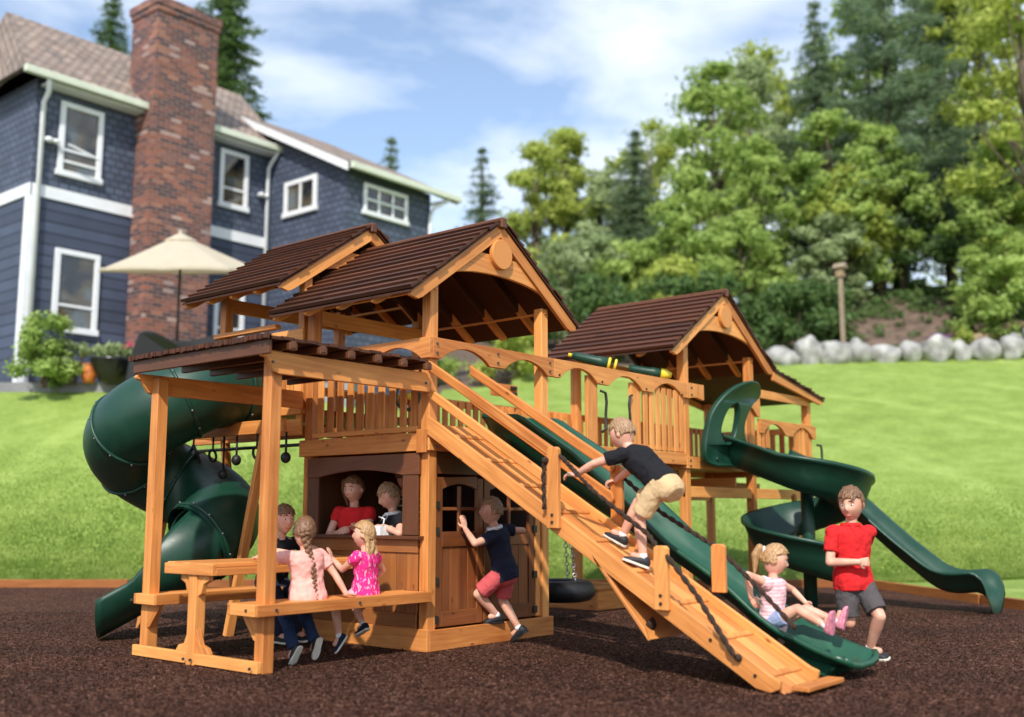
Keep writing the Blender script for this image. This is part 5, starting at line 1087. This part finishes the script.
        if len(hands[k]) > 4: ts = hands[k][4]
        a0 = wr+hd*.012*s+side*ts*.018*s; a1 = a0+(hd*.6+side*ts*.7+pn_*.3).normalized()*.028*s; a2 = a1+(hd*.9+side*ts*.2+pn_*(.3+curl*.5)).normalized()*.024*s; limbc(b, [a0, a1, a2], [.0105*s, .0085*s, .007*s], 8)
    # legs
    lp = {}
    if legs:
        for k, sg in sd.items():
            h = P-sp*(.03*s)+tr*(sg*.060*s); an = V(feet[k][0]); pole = V(knee[k]) if knee and knee.get(k) else f
            kn, an = ik(h, an, .285*s, .275*s, pole); lp[k] = (h, kn, an); limbc(b, [h, h.lerp(kn, .5), kn, kn.lerp(an, .3), an], [.070*s, .058*s, .042*s, .042*s, .026*s]); capsule(b, an, an+V(feet[k][1]).normalized()*.07*s, .026*s, .024*s)
    body = b.build('body', 'skin', root, smooth=True); remesh(body, .0052, 3)
    # hair
    hm_ = MB()
    def hairfn(p):
        q = p.normalized(); x, y, z = q.x, q.y, q.z; k = 1.0
        fy = y; line = (z < .42+.20*abs(x)+.10*noise.noise(V((q.x*9, 2, 1))) and fy > .16+.28*max(0, -z)*0) if hair == 'short' else (z < .66-.15*abs(x)+.06*noise.noise(V((q.x*9, 2, 1))) and fy > .14)
        if line: k = .80
        lowlim = -.28 if hair == 'short' else -.45
        if z < lowlim: k = min(k, .82)
        k *= 1+.045*noise.noise(q*4+hc)+.05*noise.noise(V((q.x*16, q.y*16, q.z*5)))+.02; return V((p.x*k, p.y*k, p.z*k))
    vol = 1.0 if hair == 'short' else 1.02
    hm_.ball(hc+hu*.006*S_-hf*.004*S_, .081*S_*vol, .098*S_*vol, .116*S_*vol, 48, 34, rot=HM, fn=hairfn)
    back = hc-hf*.085*S_
    if hair == 'ponytail':
        dv_ = hf if not tail else (hf*.35-hr*.75); p0 = hc-hf*(.085-.5*tail)*S_+hu*.045*S_+hr*tail*.9*S_; q = [p0, p0-dv_*.045*S_+hu*.01*S_, p0-dv_*.060*S_-hu*.05*S_, p0-dv_*.045*S_-hu*.11*S_, p0-dv_*.03*S_-hu*.19*S_]; limbc(hm_, q, [.018*S_, .030*S_, .032*S_, .024*S_, .008*S_])
    if hair == 'long':
        for i in range(15):
            t = i/14-.5; a0 = hc+hr*(t*.13*S_)-hf*(.07-.10*abs(t))*S_-hu*.02*S_; ln = random.uniform(.19, .25)*S_; q = []
            for j in range(7):
                u = j/6; q.append(a0-V((0, 0, 1))*ln*u-hf*(.035*math.sin(u*PI*.8))*S_+hr*(t*.05*u+.010*math.sin(u*9+i*1.7))*S_-hf*.008*math.sin(u*11+i)*S_)
            limbc(hm_, q, [.018*S_, .019*S_, .018*S_, .017*S_, .015*S_, .012*S_, .006*S_], 8)
    for k in range(150):
        q = V((random.gauss(0, 1), random.gauss(-.25, .9), random.gauss(.5, .7))).normalized()
        if (q.z < (.40 if hair == 'short' else .62) and q.y > .10) or q.z < (-.22 if hair == 'short' else -.40): continue
        c0_ = hc+hu*.006*S_-hf*.004*S_; p = c0_+HM @ V((q.x*.080*S_, q.y*.097*S_, q.z*.115*S_)); out_ = HM @ q
        fl = (-hu*.8+hf*(.9 if q.y > -.1 and q.z > .3 else 0)+hr*random.gauss(0, .35)) if hair == 'short' else (-hf*.9-hu*.6+hr*random.gauss(0, .2))
        fl = (fl-out_*fl.dot(out_)*.9).normalized(); capsule(hm_, p-fl*.012*S_, p+fl*random.uniform(.014, .026)*S_+out_*.002, .0085*S_, .0035*S_, n=8)
    ho = hm_.build('hair', hairm, root, smooth=True); remesh(ho, .0042, 1)
    if hair == 'braid':
        br_ = MB(); p0 = hc-hf*.085*S_-hu*.03*S_; L_ = .34*S_; back_ = -tf
        for i in range(26):
            u = i/25; c = p0.lerp(T(.20)+back_*.095*s, min(1, u*2.2)) if u < .45 else (T(.20)+back_*.095*s).lerp(T(-.075)+back_*.120*s, (u-.45)/.55); sz = (.027-.016*u)*S_; sgn = 1 if i % 2 else -1
            br_.ball(c+tr*sgn*sz*.45, sz*.95, sz*.8, sz*.95, 10, 8, rot=Matrix.Rotation(sgn*.7, 3, back_))
        br_.build('braid', hairm, ho, smooth=True)
        # plaited crown ridges
        cr_ = MB()
        for i in range(9): a_ = i/8; c = hc+hu*(.085-.12*a_)*S_-hf*(.03+.07*math.sin(a_*1.7))*S_; cr_.ball(c+hr*(.016*(1 if i % 2 else -1))*S_, .026*S_, .018*S_, .016*S_, 10, 6, rot=HM)
        cr_.build('plait', hairm, ho, smooth=True)
    if hair == 'ponytail': MB().torus(hc-hf*(.10-.5*tail)*S_+hu*.052*S_+hr*tail*1.12*S_, hf if not tail else hr, .020*S_, .008*S_).build('hair_tie', 'c_white', ho, smooth=True)
    # face
    for sx in (-1, 1):
        ec = hc+HM @ V((sx*.030*S_, .0715*S_, .012*S_)); e_ = MB().ball(ec, .0125*S_, .008*S_, .0062*S_, 12, 8, rot=HM).build('eye', 'eye', root, smooth=True); MB().ball(ec+hf*.0045*S_, .0058*S_, .005*S_, .0058*S_, 10, 6, rot=HM).build('iris', 'iris', e_, smooth=True)
        MB().tube([hc+HM @ V((sx*.016*S_, .084*S_, .041*S_)), hc+HM @ V((sx*.032*S_, .081*S_, .044*S_)), hc+HM @ V((sx*.048*S_, .070*S_, .034*S_))], [.003*S_, .0035*S_, .002*S_], 6).build('eyebrow', hairm, root, smooth=True)
    MB().tube([hc+HM @ V((-.020*S_, .071*S_, -.052*S_)), hc+HM @ V((-.008*S_, .0795*S_, -.056*S_)), hc+HM @ V((.008*S_, .0795*S_, -.056*S_)), hc+HM @ V((.020*S_, .071*S_, -.052*S_))], [.002*S_, .0045*S_, .0045*S_, .002*S_], 8).build('mouth', 'lip', root, smooth=True)
    # shirt
    c_ = MB(); torso(c_, .012, -.04 if hem < .01 else -.10, .325, hem)
    for k, sg in sd.items():
        so_, e, wr = armpts[k]; capsule(c_, so_-sh*sg*.03*s, so_, .050*s, .052*s); limbc(c_, [so_, so_.lerp(e, sleeve)], [.053*s, .049*s], 14, False, True)
    so2 = c_.build('shirt', shirt, root, smooth=True); remesh(so2, .0065, 3, .022)
    if collar:
        cl = MB(); rg = []
        for h, g in ((.315, .012), (.335, .020), (.352, .012), (.350, .0)): rg.append(ringpts(T(h)+shf*.004*s, sh, shf, (.056+g)*s, (.052+g)*s, 24))
        cl.loft(rg, cap=False); 
        for sg in (-1, 1): cl.prism([T(.345)+shf*.055*s+sh*sg*.012*s, T(.335)+shf*.060*s+sh*sg*.055*s, T(.295)+shf*.088*s+sh*sg*.045*s], shf*.006*s)
        o = cl.build('collar', collar, so2, smooth=False); q = o.modifiers.new('solid', 'SOLIDIFY'); q.thickness = .006
    if legs:
        kind = bottom[1]; c_ = MB()
        torso(c_, .007, -.15, .03)
        for k, sg in sd.items():
            h, kn, an = lp[k]
            if kind == 'pants': limbc(c_, [h, h.lerp(kn, .5), kn, kn.lerp(an, .5), kn.lerp(an, .97)], [.075*s, .068*s, .054*s, .050*s, .047*s], 16, False, True)
            else:
                e = h.lerp(kn, .86 if kind == 'shorts' else .5); limbc(c_, [h, h.lerp(e, .5), e], [.076*s, .074*s, (.072 if kind == 'shorts' else .070)*s], 16, False, True)
        o = c_.build('trousers' if kind == 'pants' else 'shorts', bottom[0], root, smooth=True); remesh(o, .0065, 3, .016)
        for k, sg in sd.items():
            h, kn, an = lp[k]; fd = V(feet[k][1]).normalized(); shin = (kn-an).normalized(); upf = (shin-fd*shin.dot(fd)).normalized() if abs(shin.dot(fd)) < .97 else fd.orthogonal(); sx = fd.cross(upf).normalized(); base = an-upf*.052*s-fd*.02*s
            shm = MB(); rg = [ringpts(base+fd*t_*s+upf*hh*s, sx, upf, w_*s, v_*s, 16, 2.4) for t_, w_, v_, hh in ((-.034, .018, .018, .026), (-.024, .029, .032, .034), (.01, .031, .038, .040), (.05, .033, .028, .030), (.09, .037, .021, .022), (.125, .034, .017, .018), (.15, .018, .010, .013))]
            shm.loft(rg); so3 = shm.build('shoe', shoe, root, smooth=True)
            sl_ = MB(); out_ = [(-.040, .010), (-.030, .028), (.0, .034), (.05, .034), (.09, .040), (.13, .036), (.155, .018)]; poly = [base+fd*t_*s+sx*w_*s+upf*-.004*s for t_, w_ in out_]+[base+fd*t_*s-sx*w_*s+upf*-.004*s for t_, w_ in reversed(out_)]
            sl_.prism(poly, upf*.016*s); sl_.build('sole', sole, so3, bevel=.003)
            if kind != 'pants': MB().tube([an+shin*.0*s-upf*.0, an+shin*.035*s], [.030*s, .029*s], 12).build('sock', 'c_white', root, smooth=True)
    return root
random.seed(3)
Z = V((0, 0, 1))
# boy seated on the far bench
person('boy with short brown hair in a black polo shirt leaning on the picnic table', (-.50, 1.62, .64), (-.10, -1, 0), (0, -.30, 1), 1.17, head=(-.10, -.08), hscale=1.08, hands={'L': ((-.25, 1.17, .87), (-.8, -.2, 0), (0, 0, -1), .3), 'R': ((-.66, 1.13, .87), (.7, -.5, 0), (0, 0, -1), .3)},
       feet={'L': ((-.36, 1.40, .09), (0, -1, 0)), 'R': ((-.58, 1.40, .09), (0, -1, 0))}, elbow={'L': (1, 0, -.3), 'R': (-1, 0, -.3)}, shirt='c_black', bottom=('c_navy', 'pants'), hairm='h_brown', loc=(-.46, 1.62, .53))
person('girl with long brown braid and salmon pink tee seated back-on, near bench', (-1.25, .17, .60), (.10, 1, 0), (-.02, .10, 1), 1.02, wide=1.12, head=(-.50, -.15, .12), hscale=1.12, hands={'R': ((-.97, .0, .565), (.8, .1, -.1), (0, 0, -1), .1), 'L': ((-1.45, .66, .87), (.5, .8, 0), (0, 0, -1), .2)},
       feet={'L': ((-1.30, .26, .13), (-.1, .50, -.85)), 'R': ((-1.10, .24, .17), (.0, .35, -.93))}, elbow={'R': (.5, -.6, 0), 'L': (-1, -.2, -.3)}, knee={'L': (0, 1, .5), 'R': (.15, 1, .5)}, hair='braid', hem=.026, hairm='h_brown', shirt='c_pink', bottom=('c_denim', 'pants'), loc=(-1.25, .17, .53), girl=True, sleeve=.6)
person('girl with long wavy blond hair in magenta top and pink shorts, near bench', (-.58, .19, .59), (-.25, 1, 0), (.0, .04, 1), .97, head=(.40, .0), hscale=1.08, hands={'L': ((-.72, .48, .84), (-.35, .15, .9), (-.5, .8, 0), .12), 'R': ((-.38, .36, .60), (.2, 1, -.3), (0, 0, -1), .25)},
       feet={'L': ((-.78, .30, .17), (-.65, .0, -.7)), 'R': ((-.50, .30, .25), (.1, .9, -.4))}, elbow={'L': (-.2, -.6, -.9), 'R': (1, -.2, -.2)}, knee={'L': (-.4, 1, .4), 'R': (.1, 1, .5)}, hem=.024, hair='long', hairm='h_blond', shirt='c_magenta', bottom=('c_lpink', 'short'), shoe='c_navy', loc=(-.58, .19, .53), girl=True, sleeve=.35)
# children in the playhouse
person('girl in a red top with a ponytail and white hair tie inside the playhouse window', (.22, 1.26, .90), (-1, -.42, 0), (0, 0, 1), 1.22, tail=.095, head=(-.15, -.20), hands={'R': ((.02, 1.28, 1.05), (.2, -.8, .25), (1, 0, 0), .3), 'L': ((-.02, 1.00, 1.10), (-.3, -.5, .4), (0, 0, -1), .5)},
       feet={'L': ((.20, 1.14, .25), (-1, -.3, 0)), 'R': ((.24, 1.32, .25), (-1, -.3, 0))}, elbow={'R': (-.2, .6, -1), 'L': (0, -.3, -1)}, hair='ponytail', hairm='h_brown', shirt='c_red', bottom=('c_navy', 'pants'), loc=(.22, 1.22, .18), girl=True, sleeve=.35)
person('boy in a dark shirt with white collar reaching into the white box at the window', (.30, .68, .85), (-.9, .35, 0), (-.15, .10, 1), 1.18, head=(-.25, -.45), hands={'L': ((.02, .62, 1.12), (-.2, .9, .1), (0, 0, -1), .7), 'R': ((.04, .86, 1.14), (-.3, .6, -.2), (0, 0, -1), .7)},
       feet={'L': ((.30, .58, .25), (-.8, .6, 0)), 'R': ((.34, .76, .25), (-.8, .6, 0))}, elbow={'L': (-.3, -.9, -.5), 'R': (.3, .3, -1)}, collar='c_white', hairm='h_light', shirt='c_black', bottom=('c_navy', 'pants'), loc=(.30, .66, .18))
person('child in a black and tan striped shirt standing in the dark behind the window boy', (.82, 1.10, 1.0), (1, -.3, 0), (-.08, 0, 1), 1.30, head=(0, -.1), hands={'L': ((1.06, 1.27, 1.0), (1, 0, 0), (0, 0, -1), .3), 'R': ((1.03, .92, 1.0), (1, 0, 0), (0, 0, -1), .3)},
       feet={'L': ((.84, 1.18, .26), (1, 0, 0)), 'R': ((.80, 1.02, .26), (1, 0, 0))}, hairm='h_brown', shirt='c_stripe', bottom=('c_navy', 'pants'), loc=(.82, 1.10, .18), sleeve=.9)
person('boy in navy shirt and faded red shorts peering through the playhouse doors', (.88, -.17, .73), (-.50, 1, 0), (-.24, .10, 1), 1.15, head=(.45, .02), hands={'L': ((.46, -.04, 1.10), (-.1, .15, 1), (.2, 1, 0), .15), 'R': ((1.05, .0, 1.04), (.3, .8, .2), (.2, 1, 0), .4)},
       feet={'L': ((.93, -.05, .25), (-.7, .25, 0)), 'R': ((1.08, -.20, .125), (-.15, .8, -.55))}, elbow={'L': (-.2, -.9, -.8), 'R': (.9, -.6, 0)}, knee={'L': (-.7, .6, 0), 'R': (-.2, 1, 0)}, collar='c_white', hairm='h_light', shirt='c_navy', bottom=('c_redshort', 'shorts'), sole='black', loc=(.9, -.15, 0), sleeve=.6)
person('boy in a black tee and khaki shorts climbing the wooden ramp by its rope', (.31, -2.33, 1.50), (.05, 1, 0), (.05, .72, .60), 1.18, hem=.002, head=(.15, -.35), hands={'L': ((.04, -1.66, 1.56), (-.3, .8, .1), (.4, 0, -1), .75), 'R': ((.62, -1.62, 1.50), (.1, 1, -.1), (0, 0, -1), .7)},
       feet={'L': ((.22, -2.20, .88), (-.55, .8, .35)), 'R': ((.36, -1.90, 1.05), (-.1, 1, .5))}, elbow={'L': (-1, -.3, .3), 'R': (1, 0, .2)}, knee={'L': (0, 1, .1), 'R': (.1, 1, .3)}, hairm='h_light', shirt='c_black', bottom=('c_khaki', 'shorts'), loc=(.3, -2.2, .75), sleeve=.6)
person('small girl in a pink striped top with a ponytail sliding down the straight green slide', (1.0, -2.92, .40), (.15, -1, 0), (.05, -.02, 1), .98, head=(.45, -.30), hscale=1.12, hands={'R': ((.72, -2.88, .58), (.0, -.5, -.6), (1, 0, -.3), .5), 'L': ((1.27, -3.08, .52), (0, -.6, -.6), (-1, 0, 0), .5)},
       feet={'L': ((1.12, -3.42, .40), (.25, -.15, 1)), 'R': ((.90, -3.42, .38), (-.1, -.15, 1))}, elbow={'R': (-1, .5, .2), 'L': (1, .5, .2)}, knee={'L': (0, 0, 1), 'R': (0, 0, 1)}, hair='ponytail', hairm='h_blond', shirt='c_pinkstripe', bottom=('c_blueshort', 'short'), shoe='pinkshoe', sole='pinkshoe', loc=(1.0, -2.92, .2), girl=True, sleeve=.25)
bf = V((-.42, -.72, 0)).normalized(); br__ = V((bf.y, -bf.x, 0)); bp_ = V((1.98, -3.20, .715))
person('boy in a red polo and dark grey shorts walking past the end of the slides', tuple(bp_), tuple(bf), (0, .0, 1), 1.27, head=(-1.0, -.22), hscale=1.04, hands={'R': (tuple(bp_+bf*.20+br__*.09+Z*.12), tuple(-br__+bf*.3), tuple(-bf), .6), 'L': (tuple(bp_-bf*.16-br__*.20+Z*.02), (0, .3, -1), tuple(br__), .4)},
       feet={'L': (tuple(bp_+bf*.02-br__*.12+Z*(.08-bp_.z)), tuple(bf-br__*.45)), 'R': (tuple(bp_-bf*.34+br__*.06+Z*(.26-bp_.z)), tuple(bf*.5-Z*.8))}, elbow={'R': tuple(br__*.9-Z-bf*.5), 'L': tuple(-bf-br__*.6)}, knee={'L': tuple(bf), 'R': tuple(bf)}, collar='c_red', hairm='h_brown', shirt='c_red', bottom=('c_grey', 'shorts'), loc=(1.98, -3.2, 0), sleeve=.65)
# white box on the counter
BX = thing('snack_box', 'open white box with a strap on the playhouse counter in front of the boy', 'box', (.0, .72, 1.035))
m = MB(); x0, x1, y0, y1 = -.075, .085, .56, .82
MB().box(x0, x1, y0, y1, 1.036, 1.05).build('box_floor', 'c_white', BX); 
for q in ((x0, x0+.008, y0, y1), (x1-.008, x1, y0, y1), (x0+.008, x1-.008, y0, y0+.008), (x0+.008, x1-.008, y1-.008, y1)): MB().box(*q, 1.05, 1.125).build('box_side', 'c_white', BX)
MB().tube([(.0, .60, 1.12), (.0, .585, 1.19), (.0, .66, 1.21)], .008, 6).build('strap', 'c_white', BX, smooth=True)

# grass blades standing on the lawn nearest the mulch
rg = np.random.default_rng(4); n = 200000
d = 18.32+6*rg.random(n)**2.2; a = rg.uniform(-.52, .56, n); r = a*d; ok = (r > -13.5); d, r = d[ok], r[ok]; n = len(d)
z = np.array([gz(x, y) for x, y in zip(r, d)]); bx = CAMP.x+RT.x*r+FW.x*d; by = CAMP.y+RT.y*r+FW.y*d; hh = rg.uniform(.02, .075, n)*np.clip((25-d)/5, .2, 1); an = rg.uniform(0, 2*PI, n); wv = .016; lx = rg.normal(0, .03, n); ly = rg.normal(0, .03, n)
vv = np.empty((n, 3, 3)); vv[:, 0] = np.stack([bx-np.cos(an)*wv, by-np.sin(an)*wv, z-.01], 1); vv[:, 1] = np.stack([bx+np.cos(an)*wv, by+np.sin(an)*wv, z-.01], 1); vv[:, 2] = np.stack([bx+lx, by+ly, z+hh], 1)
me = bpy.data.meshes.new('grass_blades'); me.vertices.add(n*3); me.vertices.foreach_set('co', vv.ravel()); me.loops.add(n*3); me.loops.foreach_set('vertex_index', np.arange(n*3, dtype=np.int32)); me.polygons.add(n); me.polygons.foreach_set('loop_start', np.arange(0, n*3, 3, dtype=np.int32)); me.update(); me.validate()
me.materials.append(M['grassblade']); o = bpy.data.objects.new('grass_blades', me); S.collection.objects.link(o); o['kind'] = 'stuff'

# loose rubber chips lying on the mulch in the foreground
n = 170000; rg = np.random.default_rng(9); d = 5.2+8.5*rg.random(n)**1.35; a = rg.uniform(-.53, .55, n); r = a*d; P = np.stack([CAMP.x+RT.x*r+FW.x*d, CAMP.y+RT.y*r+FW.y*d, rg.uniform(.001, .011, n)], 1)
A = unit(rg.normal(size=(n, 3))*np.array([1, 1, .35]))*rg.uniform(.006, .013, (n, 1)); B = unit(np.cross(A, rg.normal(0, .35, (n, 3))+np.array([0, 0, 1])))*rg.uniform(.003, .007, (n, 1)); m = LM(); m.add(P, A, B); o = m.build('mulch_chips', 'mulch', None); o['kind'] = 'stuff'
